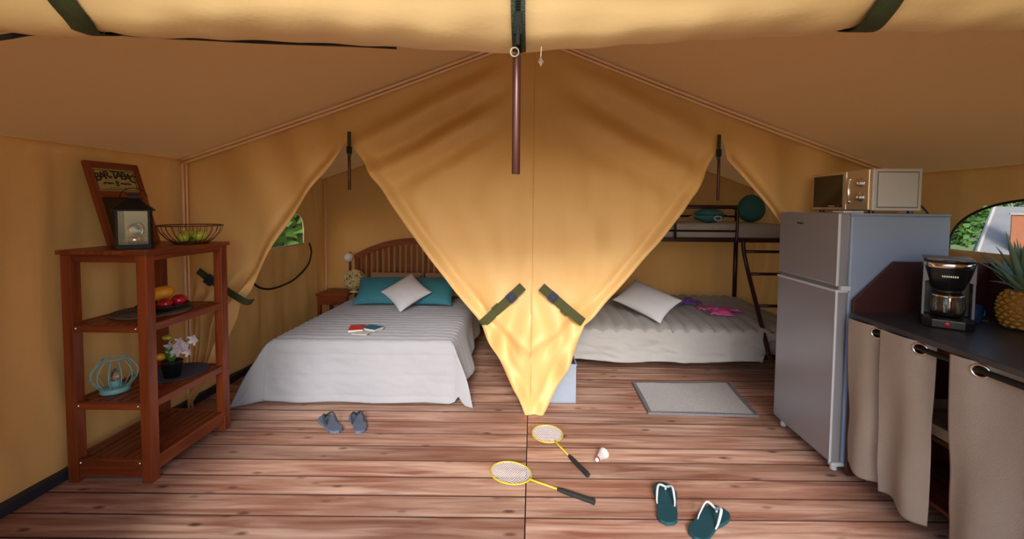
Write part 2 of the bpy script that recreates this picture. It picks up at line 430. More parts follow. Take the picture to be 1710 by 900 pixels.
def smooth_path(pts, n=6):
    P = [Vector(p) for p in pts]; out = []
    for i in range(len(P)-1):
        p0, p1, p2, p3 = P[max(i-1, 0)], P[i], P[i+1], P[min(i+2, len(P)-1)]
        for k in range(n):
            t = k/n
            out.append(.5*((2*p1)+(-p0+p2)*t+(2*p0-5*p1+4*p2-p3)*t*t+(-p0+3*p1-3*p2+p3)*t**3))
    out.append(P[-1]); return out
xx = XL+.045
lp = [(xx, 4.62, 1.035), (xx, 4.66, .93), (xx, 4.58, .80), (xx, 4.36, .705), (xx, 4.15, .67), (xx, 3.9, .675), (xx, 3.72, .74), (xx, 3.64, .86), (xx, 3.64, 1.035)]
window('window_1', XL, 1, lout, smooth_path(lp), flap=False)
xx = XR-.045
rp = [(xx, 2.66, 1.22), (xx, 2.68, 1.1), (xx, 2.62, .98), (xx, 2.4, .90), (xx, 2.02, .88), (xx, 1.64, .90), (xx, 1.42, .98), (xx, 1.36, 1.1), (xx, 1.38, 1.22)]
window('window_2', XR, -1, rout, smooth_path(rp))
# back wall
def back_fn(u, v):
    x = XL-.05+(XR-XL+.10)*u; z = v*roofz(x)
    return (x, YB-.016*math.sin(x*8+nz(x, z*.4, 5, 1)*3)*sm(0, .4, z)*sm(roofz(x), roofz(x)-.2, z)-.02*nz(x, z*.3, 9, 2), z)
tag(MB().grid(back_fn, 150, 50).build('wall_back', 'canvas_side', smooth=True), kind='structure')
# canvas wall between the two bedrooms
tag(MB().grid(lambda u, v: (.0+.012*math.sin(u*22), YP+.12+(YB-YP-.14)*u, v*(roofz(.015)-.03)), 60, 4).build('wall_divider', 'canvas_side', smooth=True), kind='structure')
# front wall: two side panels and the gable over the rolled door
fr = MB()
for a, b in ((XL, -1.62), (1.60, XR)):
    fr.grid(lambda u, v, a=a, b=b: (a+(b-a)*u, YF+.012*math.sin(u*19), v*(roofz(a+(b-a)*u)-.02)), 20, 6)
fr.grid(lambda u, v: (-1.62+3.22*u, YF+.005*math.sin(u*20), 2.03+(roofz(-1.62+3.22*u)-.02-2.03)*v), 40, 6)
tag(fr.build('wall_front', 'canvas_side', smooth=True), kind='structure')

# partition with the two tied-back bedroom doors
def zx(pts): return sorted([(p.z, p.x) for p in (at(a, b, Y=YP) for a, b in pts)])
eCL = zx([(583,231),(640,318),(700,404),(760,484),(807,543),(838,603),(866,652),(880,690)])
eCR = zx([(1203,230),(1160,322),(1100,402),(1040,470),(975,540),(951,600),(925,650),(902,690)])
eL = zx([(582,231),(545,290),(500,350),(455,425),(422,482),(403,507),(399,530),(378,590),(345,640),(306,706)])
eR = zx([(1204,230),(1212,266),(1240,303),(1280,350),(1313,395),(1335,440),(1350,500),(1345,600),(1335,720)])
ZPK = eCL[-1][0]; PKL = eCL[-1][1]; PKR = eCR[-1][1]
def hem(d): return -.028*gs(d-.015, .03)+.012*gs(d-.075, .03)
def hf(z): return sm(ZPK, ZPK-.14, z)
def fc(x, z):
    ax = abs(x); r = math.hypot(x, 2.62-z); y = 0
    s = (2.42-z)-.50*ax                                    # swags that fall from the ridge to each door peak
    y += (.050 if x < 0 else .042)*math.sin(s*2*PI/(.27 if x < 0 else .33)+.9*nz(x, z, 14, 1.7)+(0 if x < 0 else .6))*gs(s-.08, .27)*sm(.10, .5, ax)*sm(1.62, .85, ax)
    # pull folds that run from each peak towards the centre
    ang = math.atan2(x, 2.75-z)
    y += .012*math.sin(ang*17+.8+2*nz(x, z, 2, 1.5))*sm(2.3, 1.2, z)*sm(.1, .5, z)
    # gathers under the straps and at the tip
    t = sm(.95, .6, z)
    y += .034*math.sin(x*22+(z-.4)*4*math.copysign(1, x)+2.5*nz(x, z, 3, 2.2))*t*sm(-.02, .2, z)
    y += -.07*t*gs(x, .24)
    y += .020*nz(x, z, 8, 2.2)*sm(2.5, 1.9, z)+.012*nz(x*2, z, 4, 4.0)
    for sx in (-1, 1):                                      # long diagonal crease from strap to centre below
        q = (z-.72)*.62-(sx*x-.33)*.78; y += .015*gs(q, .035)*sm(.0, .12, sx*x)*sm(.50, .35, sx*x)*sm(.3, .45, z)*sm(1.3, .9, z)
        q = (z-.46)*.8-(sx*x)*.55; y += -.013*gs(q, .03)*sm(.24, .12, sx*x)*sm(-.05, .02, sx*x)
    y += .02*gs(x+.004, .004)*sm(0, .1, z)*.15
    return y
def part_center():
    def lo(u, v):
        z = .005+(ZPK-.005)*v; a, b = interp(eCL, z), interp(eCR, z); x = a+(b-a)*u
        dl, dr = (x-a), (b-x)
        return (x, YP-.02+fc(x, z)+(hem(dl*.82)+hem(dr*.82))*hf(z), z)
    def hi(u, v):
        x = PKL+(PKR-PKL)*u; z = ZPK+(roofz(x)-.004-ZPK)*v
        return (x, YP-.02+fc(x, z)*sm(1, .75, v), z)
    m = MB(); m.grid(lo, 150, 170); m.grid(hi, 150, 50); return m
def fs(x, z, cx):
    y = .020*math.sin((x-cx)*13+z*3+3*nz(x, z*.6, 6, 1.2))*sm(.0, .4, z)+.018*nz(x, z*.5, 7, 3.5)
    return y
def part_side(e, xo, sgn):
    zc = 1.70
    def lo(u, v):
        z = .005+(zc-.005)*v; b = interp(e, z); x = xo+(b-xo)*u; d = abs(b-x)
        g = sm(1.0, .7, z)*(.05*math.sin(u*26)*gs(d, .4)-.02)
        tie = -.035*math.sin(d*46+z*6)*gs(z-.76, .16)*sm(.0, .05, d)*gs(d, .28)
        return (x, YP-.0+fs(x, z, xo)*sm(0, .06, abs(x-xo))+hem(d*.85)+g*sm(0, .1, abs(x-xo))+tie-.02*gs(d, .1), z)
    def hi(u, v):
        xp = PKL if sgn < 0 else PKR; zr = zc+(roofz(xp)-zc)*v; b = interp(e, zr); x = xo+(b-xo)*u
        z = zc+(roofz(x)-.004-zc)*v; d = abs(b-x)
        x += -sgn*.006*sm(.02, 0, d)*sm(ZPK-.02, ZPK, zr)
        ys_ = YP+(fs(x, z, xo)*sm(0, .06, abs(x-xo))+hem(d*.85)*hf(z)-.02*gs(d, .1))*sm(1, .8, v)
        w = sm(ZPK-.16, ZPK, z)*gs(d, .16); vc = max(0, (z-ZPK)/(roofz(xp)-ZPK))
        return (x, ys_*(1-w)+(YP-.02+fc(xp, z)*sm(1, .75, vc))*w, z)
    m = MB(); m.grid(lo, 90, 120); m.grid(hi, 90, 36); return m
pm = part_center(); a = part_side(eL, XL, -1); b = part_side(eR, XR, 1); pm.add(a.v, a.f); pm.add(b.v, b.f)
part = pm.build('wall_partition', 'canvas', smooth=True); tag(part, kind='structure')
# the seam that runs down the middle, and the low cross seam
sp_ = [(.004+.0, YP-.024+fc(.004, z), z) for z in [.25+i*.05 for i in range(46)]]
MB().tube(sp_, .0011, 5).build('canvas_seam', 'canvas', part, smooth=True)
# straps with buckles on the partition
def band(name, pts, w, m, parent, th=.006, nrm=Vector((0, -1, 0))):
    P = smooth_path(pts, 4); mb = MB(); K = len(P); k0 = []
    for i, p in enumerate(P):
        t = (P[min(i+1, K-1)]-P[max(i-1, 0)]).normalized(); s = t.cross(nrm).normalized()*w/2; n_ = s.cross(t).normalized()*th/2
        mb.v += [p-s-n_, p+s-n_, p+s+n_, p-s+n_]
    for i in range(K-1):
        for j in range(4):
            mb.f.append((i*4+j, i*4+(j+1) % 4, i*4+4+(j+1) % 4, i*4+4+j))
    mb.f += [(0,1,2,3), (K*4-4, K*4-3, K*4-2, K*4-1)]
    return mb.build(name, m, parent)
def tie(pa, pb, dy=-.055, w=.062, m='strap_green'):
    A, B = at(*pa, Y=YP+dy-.03), at(*pb, Y=YP+dy)
    b = band('tie_strap', [A, A.lerp(B, .3)+Vector((0, -.012, 0)), A.lerp(B, .7)+Vector((0, -.012, 0)), B+Vector((0, .0, 0)), B+(B-A)*.05+Vector((0, .05, 0))], w, m, part)
    b['label'] = 'olive webbing strap holding the canvas back'
    q = A.lerp(B, .28)+Vector((0, -.016, 0)); d = (B-A).normalized(); ang = math.atan2(d.z, d.x)
    mx = Matrix.Translation(q) @ Matrix.Rotation(-ang, 4, 'Y')
    bk = MB().box((-.028, -.012, -.034), (.028, .008, .034), mx)
    bk.box((-.018, -.018, -.018), (.018, -.01, .018), mx)
    o = bk.build('strap_buckle', 'buckle', part, bevel=.004)
    e = MB().box((.10, -.004, -.040), (.155, .006, -.028), mx).build('strap_tail', m, part)
tie((873, 478), (806, 540)); tie((904, 479), (972, 537))
tie((331, 452), (410, 504), dy=-.09, w=.045, m='strap')
# pale piping where roof and partition meet
def trim(name, pts, r=.011, m='piping'):
    mb = MB(); mb.tube(pts, r, 8); mb.tube([(p[0], p[1], p[2]-.026) for p in pts], r*.8, 8)
    return tag(mb.build(name, m, smooth=True), kind='structure')
N_ = 24
trim('trim_1', [(XL+(RIDGE_X-XL)*i/N_, YP-.035, roofz(XL+(RIDGE_X-XL)*i/N_)-.010-.018*math.sin(PI*(1-i/N_))*.9) for i in range(N_+1)])
trim('trim_2', [(XR+(RIDGE_X-XR)*i/N_, YP-.035, roofz(XR+(RIDGE_X-XR)*i/N_)-.010-.018*math.sin(PI*(1-i/N_))*.9) for i in range(N_+1)])
tag(MB().tube([(XL+.03, YP-.05, z/10*1.72) for z in range(0, 11)], .008, 8).tube([(XL+.055, YP-.05, z/10*1.72) for z in range(0, 11)], .006, 8).build('trim_3', 'piping', smooth=True), kind='structure')
tag(MB().tube([(XL+.03, YB-.03, z/10*1.72) for z in range(0, 11)], .009, 8).build('trim_4', 'piping', smooth=True), kind='structure')
# dark ground strips at the foot of the canvas
tag(MB().box((XL-.03, YF, 0), (XL+.028, YB, .052)).build('baseboard_left', 'skirt', bevel=.006), kind='structure')
tag(MB().box((XR-.028, YF, 0), (XR+.03, YB, .052)).build('baseboard_right', 'skirt', bevel=.006), kind='structure')
tag(MB().box((XL+.03, YB-.028, 0), (XR-.03, YB+.03, .052)).build('baseboard_back', 'skirt', bevel=.006), kind='structure')

# ================================================================== ROLLED FRONT DOOR
YR = 1.15
zb = sorted([(p.x, p.z) for p in (at(a, b, Y=YR) for a, b in ((-250,60),(0,57),(160,55),(330,60),(500,67),(660,74),(860,84),(980,76),(1200,62),(1450,48),(1710,46),(1950,48)))])
def rollz(x): return interp(zb, x)
fl = empty('rolled_door_flap', (0, YR, rollz(0)), label='rolled-up ochre canvas door across the top, zip in its middle', cat='tent flap')
def in_parent(o, p):
    o.parent = p; o.matrix_parent_inverse = p.matrix_world.inverted() if False else Matrix.Translation(-Vector(p.location)) ; return o
def roll(x0, x1, name, seedv):
    def fn(u, v):
        x = x0+(x1-x0)*u; th = 2*PI*v; sg = 0
        r = .105+.006*nz(x*1.5, th*.4, seedv, 1)+.003*math.sin(th*3+x*5)
        for sxp in (SXL, SXR): r -= .012*gs(x-sxp, .05)
        r += .0045*math.sin(x*34+seedv+th*2)*gs(th-4.6, .8)*(.4+.6*abs(nz(x, 0, seedv, 3)))
        r *= (1-.02*gs(x-seam, .15))*(1-.16*sm(1.28, 1.43, abs(x)))
        return (x, YR+r*1.1*math.cos(th), rollz(x)+.105+r*math.sin(th))
    o = MB().grid(fn, 220, 40).build(name, 'canvas_roll', smooth=True, fixn=False); return in_parent(o, fl)
xc = at(865, 40, Y=1.03).x
SXL, SXR = at(92, 30, Y=YR-.1).x, at(1497, 30, Y=YR-.1).x
roll(-1.43, xc-.010, 'canvas_roll', 1); roll(xc+.010, 1.43, 'canvas_roll', 5)
def ring_strap(x, w, name='roll_strap'):
    def fn(u, v):
        th = 2*PI*u; r = .104+.002*math.sin(th*2)
        return (x+(v-.5)*w+.05*gs(th-4.9, .5)*(-1 if x < 0 else .4)+(-.016 if x < 0 else .008)*math.sin(th), YR+r*1.12*math.cos(th), rollz(x)+.105+r*math.sin(th))
    o = MB().grid(fn, 48, 2).build(name, 'strap', smooth=True, solid=.003); return in_parent(o, fl)
ring_strap(SXL, .064); ring_strap(SXR, .062)
# black edge cord under the left half
cp = [at(a, b, Y=YR+.05) for a, b in ((-120,78),(0,63),(60,54),(150,50),(240,59),(330,63),(420,68),(500,71),(590,74),(662,78))]
in_parent(band('edge_binding', cp, .012, 'darkstrap', None, .008), fl)
# zip tape down the middle
zt = []
for k in range(12):
    th = math.radians(175+k*8.6); zt.append((xc, YR+.118*1.1*math.cos(th)-.004, rollz(xc)+.105+.110*math.sin(th)))
in_parent(band('zip_tape', zt, .034, 'zip', None, .006), fl)
zm = MB()
for k in range(0, 34):
    th = math.radians(178+k*2.7); p = Vector((xc, YR+.120*1.1*math.cos(th)-.006, rollz(xc)+.105+.114*math.sin(th)))
    zm.box((-.006, -.003, -.0018), (.006, .003, .0018), Matrix.Translation(p) @ Matrix.Rotation(th-PI, 4, 'X'))
in_parent(zm.build('zip_teeth', 'zipmetal'), fl)
pz = at(865, 38, Y=1.005)
in_parent(MB().box((-.010, -.010, -.03), (.010, .004, .022), Matrix.Translation(pz)).box((-.005, -.014, -.055), (.005, -.008, -.01), Matrix.Translation(pz)).build('zip_slider', 'zipmetal', bevel=.003), fl)
# hanging tubes
def hang(name, pt, pb, Y, r, m, label, cat, ring=False, group=None):
    A, B = at(*pt, Y=Y), at(*pb, Y=Y); B.x = A.x
    e = empty(name, B, label=label, cat=cat, group=group)
    t = MB().tube([A, B], r, 16).build('tube', m, smooth=False, bevel=.001)
    for pgn in t.data.polygons: pgn.use_smooth = len(pgn.vertices) == 4
    in_parent(t, e)
    return e, A, B
e, A, B = hang('hanging_pole', (863, 92), (863, 291), 1.10, .0105, 'brownmetal', 'brown metal tube hanging upright from the zip of the rolled canvas', 'pole')
in_parent(MB().tube([A+Vector((.010*math.cos(t)-.005, -.012, .011*math.sin(t)+.003)) for t in [i*2*PI/20 for i in range(20)]], .0020, 6, closed=True).build('ring', 'cordwhite', smooth=True), e)
for (a, b_, lab) in (((583, 250), (582, 317), 'thin dark rod hanging at the peak of the left bedroom door'), ((1201, 255), (1203, 335), 'thin dark rod hanging at the peak of the right bedroom door')):
    e, A, B = hang('hanging_rod', a, b_, YP-.01, .010, 'brownmetal', lab, 'rod')
    T = at(a[0], a[1]-24, Y=YP-.075)
    in_parent(MB().box((-.012, -.006, -.085), (.012, .008, .085), Matrix.Translation((T.x, T.y, (T.z+A.z)/2-.015))).build('zip_end', 'strap', bevel=.004), e)
    in_parent(MB().box((-.016, -.010, -.035), (.016, .012, .015), Matrix.Translation((T.x, T.y, A.z))).build('zip_slider', 'blackmetal', bevel=.003), e)
A, B = at(904, 78, Y=1.12), at(903, 104, Y=1.12)
e = empty('hanging_tag', B, label='tiny brown tag on a string below the rolled canvas', cat='tag')
in_parent(MB().tube([A, B+Vector((0, 0, .012))], .0012, 5).build('string', 'cordwhite'), e)
in_parent(MB().prism([(B.x, B.z-.012), (B.x+.007, B.z+.001), (B.x, B.z+.014), (B.x-.007, B.z+.001)], B.y-.002, B.y+.002).build('pendant', 'jute'), e)

# ================================================================== LEFT: SHELF AND WHAT STANDS ON IT
SX0, SX1, SY0, SY1 = -2.385, -1.950, 2.165, 2.745
shelf = empty('shelf_unit', (SX0, SY0, 0), label='reddish teak open shelf with four tiers by the left wall', cat='shelf')
def sp(mb, name, m, bevel=.004, parent=None, **k):
    o = mb.build(name, m, bevel=bevel, **k); return in_parent(o, parent or shelf)
PT = .052
for x in (SX0, SX1-PT):
    for y_ in (SY0, SY1-PT):
        sp(MB().box((x, y_, 0), (x+PT, y_+PT, 1.185)), 'post', 'teakZ')
def tier(z, slats, top=False):
    t = empty('tier', (SX0, SY0, z)); t.parent = shelf; t.matrix_parent_inverse = Matrix.Translation(-shelf.location)
    def tp(mb, nm, m, bevel=.003):
        o = mb.build(nm, m, bevel=bevel); o.parent = t; o.matrix_parent_inverse = Matrix.Translation(-Vector((SX0, SY0, z))); return o
    e = .0 if top else .0
    if top:
        n = 6; a0, a1 = SX0-.012, SX1+.012; w = (a1-a0)/n
        for i in range(n): tp(MB().box((a0+i*w+.0006, SY0-.012, z-.022), (a0+(i+1)*w-.0006, SY1+.012, z)), 'slat', 'teakY')
        tp(MB().box((SX0+PT, SY0+.008, z-.062), (SX1-PT, SY0+.03, z-.022)), 'rail', 'teakX')
        tp(MB().box((SX1-.03, SY0+PT, z-.055), (SX1-.008, SY1-PT, z-.022)), 'rail', 'teakY')
    else:
        tp(MB().box((SX0+PT-.001, SY0+.004, z-.040), (SX1-PT+.001, SY0+.03, z-.003)), 'rail', 'teakX')
        tp(MB().box((SX0+PT-.001, SY1-.03, z-.040), (SX1-PT+.001, SY1-.004, z-.003)), 'rail', 'teakX')
        tp(MB().box((SX1-.030, SY0+PT, z-.040), (SX1-.004, SY1-PT, z-.001)), 'rail', 'teakY')
        tp(MB().box((SX0+.004, SY0+PT, z-.040), (SX0+.030, SY1-PT, z-.001)), 'rail', 'teakY')
        n = slats; a0, a1 = SX0+PT+.002 if False else SX0+.034, SX1-.034; w = (a1-a0)/n
        for i in range(n): 
            x0_, x1_ = a0+i*w+.005, a0+(i+1)*w-.004
            yy0, yy1 = SY0+.032, SY1-.032
            if i == 0 or i == n-1: yy0, yy1 = SY0+PT, SY1-PT
            tp(MB().box((x0_, yy0, z-.018), (x1_, yy1, z-.003)), 'slat', 'teakY', .002)
        for xs in (SX0+.065, SX1-.065):
            tp(MB().ball((xs, SY0+.004, z-.02), .006, 6), 'screw_head', 'chrome', 0)
for z, n in ((1.207, 0), (.826, 7), (.424, 7), (.125, 8)): tier(z, n, n == 0)
# low crosswise rail
sp(MB().box((SX0+PT, SY0+.006, .03), (SX1-PT, SY0+.028, .088)), 'rail', 'teakX')
sp(MB().box((SX1-.028, SY0+PT, .05), (SX1-.006, SY1-PT, .088)), 'rail', 'teakY')
ZT, Z2, Z3, Z4 = 1.2075, .825, .423, .124

# sign board leaning on the wall
b0, b1 = Vector((-2.275, 2.31, ZT+.003)), Vector((-2.404, 2.27, 1.672))
hgt = (b1-b0).length; tilt = math.atan2(b1.x-b0.x, b1.z-b0.z)
sgn = empty('sign_board', b0, label='wooden framed café sign over a blackboard, leaning on top of the shelf', cat='sign')
sgn.rotation_euler = (0, tilt, 0)
# local axes: y along the wall, z up the board, x towards the room
def sg(mb, nm, m, par=None, bevel=.003, smooth=False): 
    o = mb.build(nm, m, bevel=bevel, smooth=smooth); o.parent = par or sgn; return o
BW = .315
shear = (b1.y-b0.y)/hgt*0
fw = .034
sg(MB().box((-.010, 0, 0), (.010, fw, hgt)), 'frame_rail', 'teakZ'); sg(MB().box((-.010, BW-fw, 0), (.010, BW, hgt)), 'frame_rail', 'teakZ')
sg(MB().box((-.010, fw, hgt-.038), (.010, BW-fw, hgt)), 'frame_rail', 'teakY'); sg(MB().box((-.010, fw, 0), (.010, BW-fw, .035)), 'frame_rail', 'teakY')
sg(MB().box((-.010, fw, hgt-.205), (.010, BW-fw, hgt-.168)), 'frame_rail', 'teakY')
sg(MB().box((-.006, fw, .035), (.000, BW-fw, hgt-.205)), 'blackboard', 'slate', bevel=0)
sp1 = sg(MB().box((-.006, fw, hgt-.168), (.002, BW-fw, hgt-.038)), 'sign_plate', 'signpaper', bevel=0); sp1['label'] = 'cream plate with dark arched lettering'
bd = MB(); y0_, y1_, z0_, z1_ = fw+.008, BW-fw-.008, hgt-.160, hgt-.046
for (a, b_, c_, d) in ((y0_, z0_, y1_, z0_+.003), (y0_, z1_-.003, y1_, z1_), (y0_, z0_, y0_+.003, z1_), (y1_-.003, z0_, y1_, z1_)): bd.box((.002, a, b_), (.0032, c_, d))
sg(bd, 'border_line', 'ink', sp1, 0)
def text_obj(body, size, name, m, ext=.0006):
    cu = bpy.data.curves.new(name, 'FONT'); cu.body = body; cu.size = size; cu.align_x = 'CENTER'; cu.extrude = ext; cu.offset = size*.022
    tmp = bpy.data.objects.new(name, cu); COL.objects.link(tmp); bpy.context.view_layer.update()
    me = bpy.data.meshes.new_from_object(tmp.evaluated_get(bpy.context.evaluated_depsgraph_get())); bpy.data.objects.remove(tmp)
    me.materials.clear(); me.materials.append(M[m]); me.name = name
    o = bpy.data.objects.new(name, me); COL.objects.link(o); return o
word = 'BAR-TABAC'; cy = BW/2; R = .30
widths = {'-': .6, 'T': .95, 'A': 1.05, 'B': 1.0, 'R': 1.05, 'C': 1.0}; tot = sum(widths[c] for c in word); pos = 0
step = .222/tot
zc_ = hgt-.086-R+.012
for chx in word:
    wch = widths[chx]; s = (pos+wch/2-tot/2)*step; pos += wch; th = s/R
    o = text_obj(chx, .064 if chx != '-' else .05, 'letter', 'ink'); o.parent = sp1
    o.location = (.0030, cy+R*math.sin(th), zc_+R*math.cos(th)-.018)
    o.rotation_euler = (Matrix.Rotation(-th, 3, 'X') @ Matrix(((0,0,1),(1,0,0),(0,1,0)))).to_euler()
dd = MB()
for sgy in (-1, 1):
    for k in range(7): dd.box((.002, cy+sgy*(.024+k*.009)-.0035, hgt-.126+.003*math.sin(k*2)), (.0032, cy+sgy*(.024+k*.009)+.0035, hgt-.116+.003*math.sin(k*3)))
dd.box((.002, cy-.008, hgt-.138), (.0034, cy-.003, hgt-.108)).box((.002, cy+.002, hgt-.138), (.0034, cy+.008, hgt-.108)).box((.002, cy-.011, hgt-.112), (.0034, cy+.011, hgt-.107))
for k in range(12): dd.box((.002, cy-.05+k*.009, hgt-.150), (.003, cy-.045+k*.009, hgt-.146))
sg(dd, 'flourish', 'ink', sp1, 0)

# dark lantern
lx, ly = -2.130, 2.305
lan = empty('lantern', (lx, ly, ZT), math.radians(38), label='dark metal lantern with glass sides and pitched roof on the shelf top', cat='lantern')
def lp_(mb, nm, m, bevel=.002, smooth=False, par=None):
    o = mb.build(nm, m, bevel=bevel, smooth=smooth); o.parent = par or lan; return o
s_ = .064
lp_(MB().box((-s_-.008, -s_-.008, 0), (s_+.008, s_+.008, .022)), 'base', 'blackmetal')
for sx in (-1, 1):
    for sy in (-1, 1): lp_(MB().box((sx*s_-.006, sy*s_-.006, .02), (sx*s_+.006, sy*s_+.006, .205)), 'corner_post', 'blackmetal')
for k in range(4):
    mx = Matrix.Rotation(k*PI/2, 4, 'Z')
    lp_(MB().box((-s_+.006, -s_-.001, .022), (s_-.006, -s_+.001, .2), mx), 'glass_panel', 'lanternglass', 0)
rf = MB(); r1, r2 = s_+.018, .022
rf.add([(-r1,-r1,.205),(r1,-r1,.205),(r1,r1,.205),(-r1,r1,.205),(-r2,-r2,.265),(r2,-r2,.265),(r2,r2,.265),(-r2,r2,.265)], [(3,2,1,0),(4,5,6,7),(0,1,5,4),(1,2,6,5),(2,3,7,6),(3,0,4,7)])
rf.box((-r1, -r1, .198), (r1, r1, .206)); lp_(rf, 'roof', 'blackmetal')
lp_(MB().box((-.022, -.022, .262), (.022, .022, .285)).box((-.030, -.030, .283), (.030, .030, .290)), 'chimney', 'blackmetal')
lp_(MB().tube([(.06*math.cos(t)*.9, 0, .27+.05*math.sin(t)) for t in [PI*i/12 for i in range(13)]], .0025, 6), 'handle', 'blackmetal', 0, True)
cb = MB().lathe([(.026, .022), (.027, .05), (.02, .06)], n=16); lp_(cb, 'candle_holder', 'chrome', 0, True)
lp_(MB().ball((0, 0, .095), .034, 12, (1, 1, 1.15)), 'bulb', 'glass', 0, True)

# wire fruit bowl
bx_, by_ = at(314, 403, Z=ZT).x, 2.56
bx_ = -2.065; by_ = 2.605
wb = empty('wire_bowl', (bx_, by_, ZT), label='round dark wire bowl with green fruit on the shelf top', cat='bowl')
pr = [(.085, .006), (.115, .028), (.148, .070), (.160, .108)]
wm = MB()
for i in range(26):
    a = 2*PI*i/26; a2 = a+.22
    wm.tube([(r*math.cos(a), r*math.sin(a), z) for r, z in pr], .0016, 5)
o = wm.build('wires', 'brownmetal', wb, smooth=True); o['kind'] = 'stuff'
def circ(r, z, n=40): return [(r*math.cos(2*PI*i/n), r*math.sin(2*PI*i/n), z) for i in range(n)]
MB().tube(circ(.160, .109), .0032, 6, closed=True).build('rim', 'brownmetal', wb, smooth=True)
MB().tube(circ(.086, .005), .003, 6, closed=True).tube(circ(.045, .005), .002, 6, closed=True).build('foot_ring', 'brownmetal', wb, smooth=True)
MB().lathe([(.001, .009), (.084, .009), (.085, .012), (.001, .012)], n=24).build('bottom_plate', 'brownmetal', wb, smooth=False)
def fruit(name, c, r, m, label, cat, group=None, sq=.9, stem=True, rot=(0,0,0)):
    f = empty(name, (c[0], c[1], c[2]-r*sq), label=label, cat=cat, group=group)
    mb = MB(); n = 14; mb.ball((0,0,0), 1, n)
    for i, v in enumerate(mb.v):
        q = 1-.16*math.exp(-((1-abs(v.z))/.12)**2); z = v.z*sq*(1-.18*math.exp(-(math.hypot(v.x, v.y)/.35)**2))
        w = Vector((v.x, v.y, z))*r; w *= 1+.03*math.sin(3*math.atan2(v.y, v.x)+c[0]*90); mb.v[i] = Euler(rot).to_matrix() @ w+Vector((0, 0, r*sq))
    mb.build('flesh' if False else 'skin', m, f, smooth=True)
    if stem:
        d = Euler(rot).to_matrix() @ Vector((0, 0, 1)); p = Vector((0, 0, r*sq))+d*r*sq*.80
        MB().tube([p, p+d*r*.32], .0016, 5).build('stem', 'trunk', f)
    return f
fruit('green_apple', (bx_-.035, by_+.02, ZT+.013+.033), .036, 'greenfruit', 'left one of the green apples in the wire bowl', 'apple', 'green apples in the wire bowl')
fruit('green_apple', (bx_+.045, by_+.01, ZT+.013+.034), .037, 'greenfruit', 'right one of the green apples in the wire bowl', 'apple', 'green apples in the wire bowl', rot=(.3, .2, 0))
fruit('green_apple', (bx_+.005, by_-.062, ZT+.013+.027), .030, 'greenfruit', 'small green apple low at the front of the wire bowl', 'apple', 'green apples in the wire bowl', rot=(.4, .3, 0))

# second tier: jute round mat, plate, fruit
mx_, my_ = -2.175, 2.45
jm = MB()
for k in range(15): jm.tube(circ(.008+k*.0122, .005, 44), .0062, 6, closed=True)
jm = tag(jm.build('placemat', 'jute', smooth=True), 'round woven jute placemat under the dark fruit plate', 'placemat'); jm.location = (mx_, my_, Z2)
px_, py_ = -2.105, 2.44
pl = MB().lathe([(.001, .0), (.055, .0), (.10, .018), (.118, .034), (.121, .036), (.116, .040), (.098, .024), (.054, .007), (.001, .007)], n=40, cap=False)
pl = tag(pl.build('fruit_plate', 'blackmatte', smooth=True), 'shallow dark plate holding red and yellow fruit', 'plate'); pl.location = (px_, py_, Z2+.012)
zf = Z2+.012+.02
fruit('apple', (px_+.045, py_-.04, zf+.026), .037, 'redfruit', 'shiny red apple at the right front of the fruit plate', 'apple', 'red apples on the dark plate')
fruit('apple', (px_+.055, py_+.045, zf+.030), .037, 'redfruit', 'shiny red apple at the right back of the fruit plate', 'apple', 'red apples on the dark plate', rot=(.2,.3,0))
fruit('apple', (px_-.045, py_-.05, zf+.024), .034, 'redfruit', 'red apple at the left front of the plate, beside the shelf post', 'apple', 'red apples on the dark plate', rot=(-.3,.1,0))
mg = MB().ball((0,0,0), 1, 14)
for i, v in enumerate(mg.v): mg.v[i] = Vector((v.x*.064*(1-.12*v.x), v.y*.043, v.z*.042+.006*v.x))
mg = tag(mg.build('mango', 'yellowfruit', smooth=True), 'orange-yellow mango on top of the fruit plate', 'mango'); mg.location = (px_-.022, py_+.018, zf+.073); mg.rotation_euler = (0, -.1, .5)

# third tier: teal wire candle holder, blue mat, orchid
tx, ty = -2.262, 2.305
ch = empty('candle_holder', (tx, ty, Z3), label='teal round wire cage candle holder on the third tier', cat='candle holder')
MB().lathe([(.060, 0), (.064, .004), (.062, .022), (.058, .026), (.03, .026), (.001, .024)], n=30).build('base', 'tealmetal', ch, smooth=True)
for i in range(12):
    a = 2*PI*i/12; pts = []
    for k in range(13):
        t = k/12; z = .022+t*.160; r = .056+.043*math.sin(PI*t)-.006*t
        pts.append((r*math.cos(a), r*math.sin(a), z))
    MB().tube(pts, .0024, 6).build('cage_wire', 'tealmetal', ch, smooth=True)
MB().tube(circ(.050, .183, 30), .0028, 6, closed=True).build('top_ring', 'tealmetal', ch, smooth=True)
MB().lathe([(.022, .025), (.022, .060), (.015, .062), (.001, .062)], n=16).build('candle_cup', 'tealmetal', ch, smooth=True)
MB().lathe([(.012, .060), (.018, .075), (.016, .105), (.008, .122), (.001, .126)], n=16).build('bulb', 'glass', ch, smooth=True)
bmx, bmy = -2.148, 2.575
bm_ = tag(MB().lathe([(.001, 0), (.160, 0), (.162, .002), (.160, .005), (.001, .005)], n=56).build('placemat', 'bluemat', smooth=False), 'round slate-blue placemat under the potted orchid', 'placemat')
bm_.location = (bmx, bmy, Z3)
ox, oy, oz = -2.115, 2.50, Z3+.0055
orc = empty('potted_orchid', (ox, oy, oz), label='small white orchid in a black pot on the blue placemat', cat='plant')
orc.scale = (1.15, 1.15, 1.15)
MB().lathe([(.001, 0), (.034, 0), (.046, .075), (.049, .078), (.046, .082), (.042, .076), (.001, .070)], n=24).build('pot', 'black', orc, smooth=True)
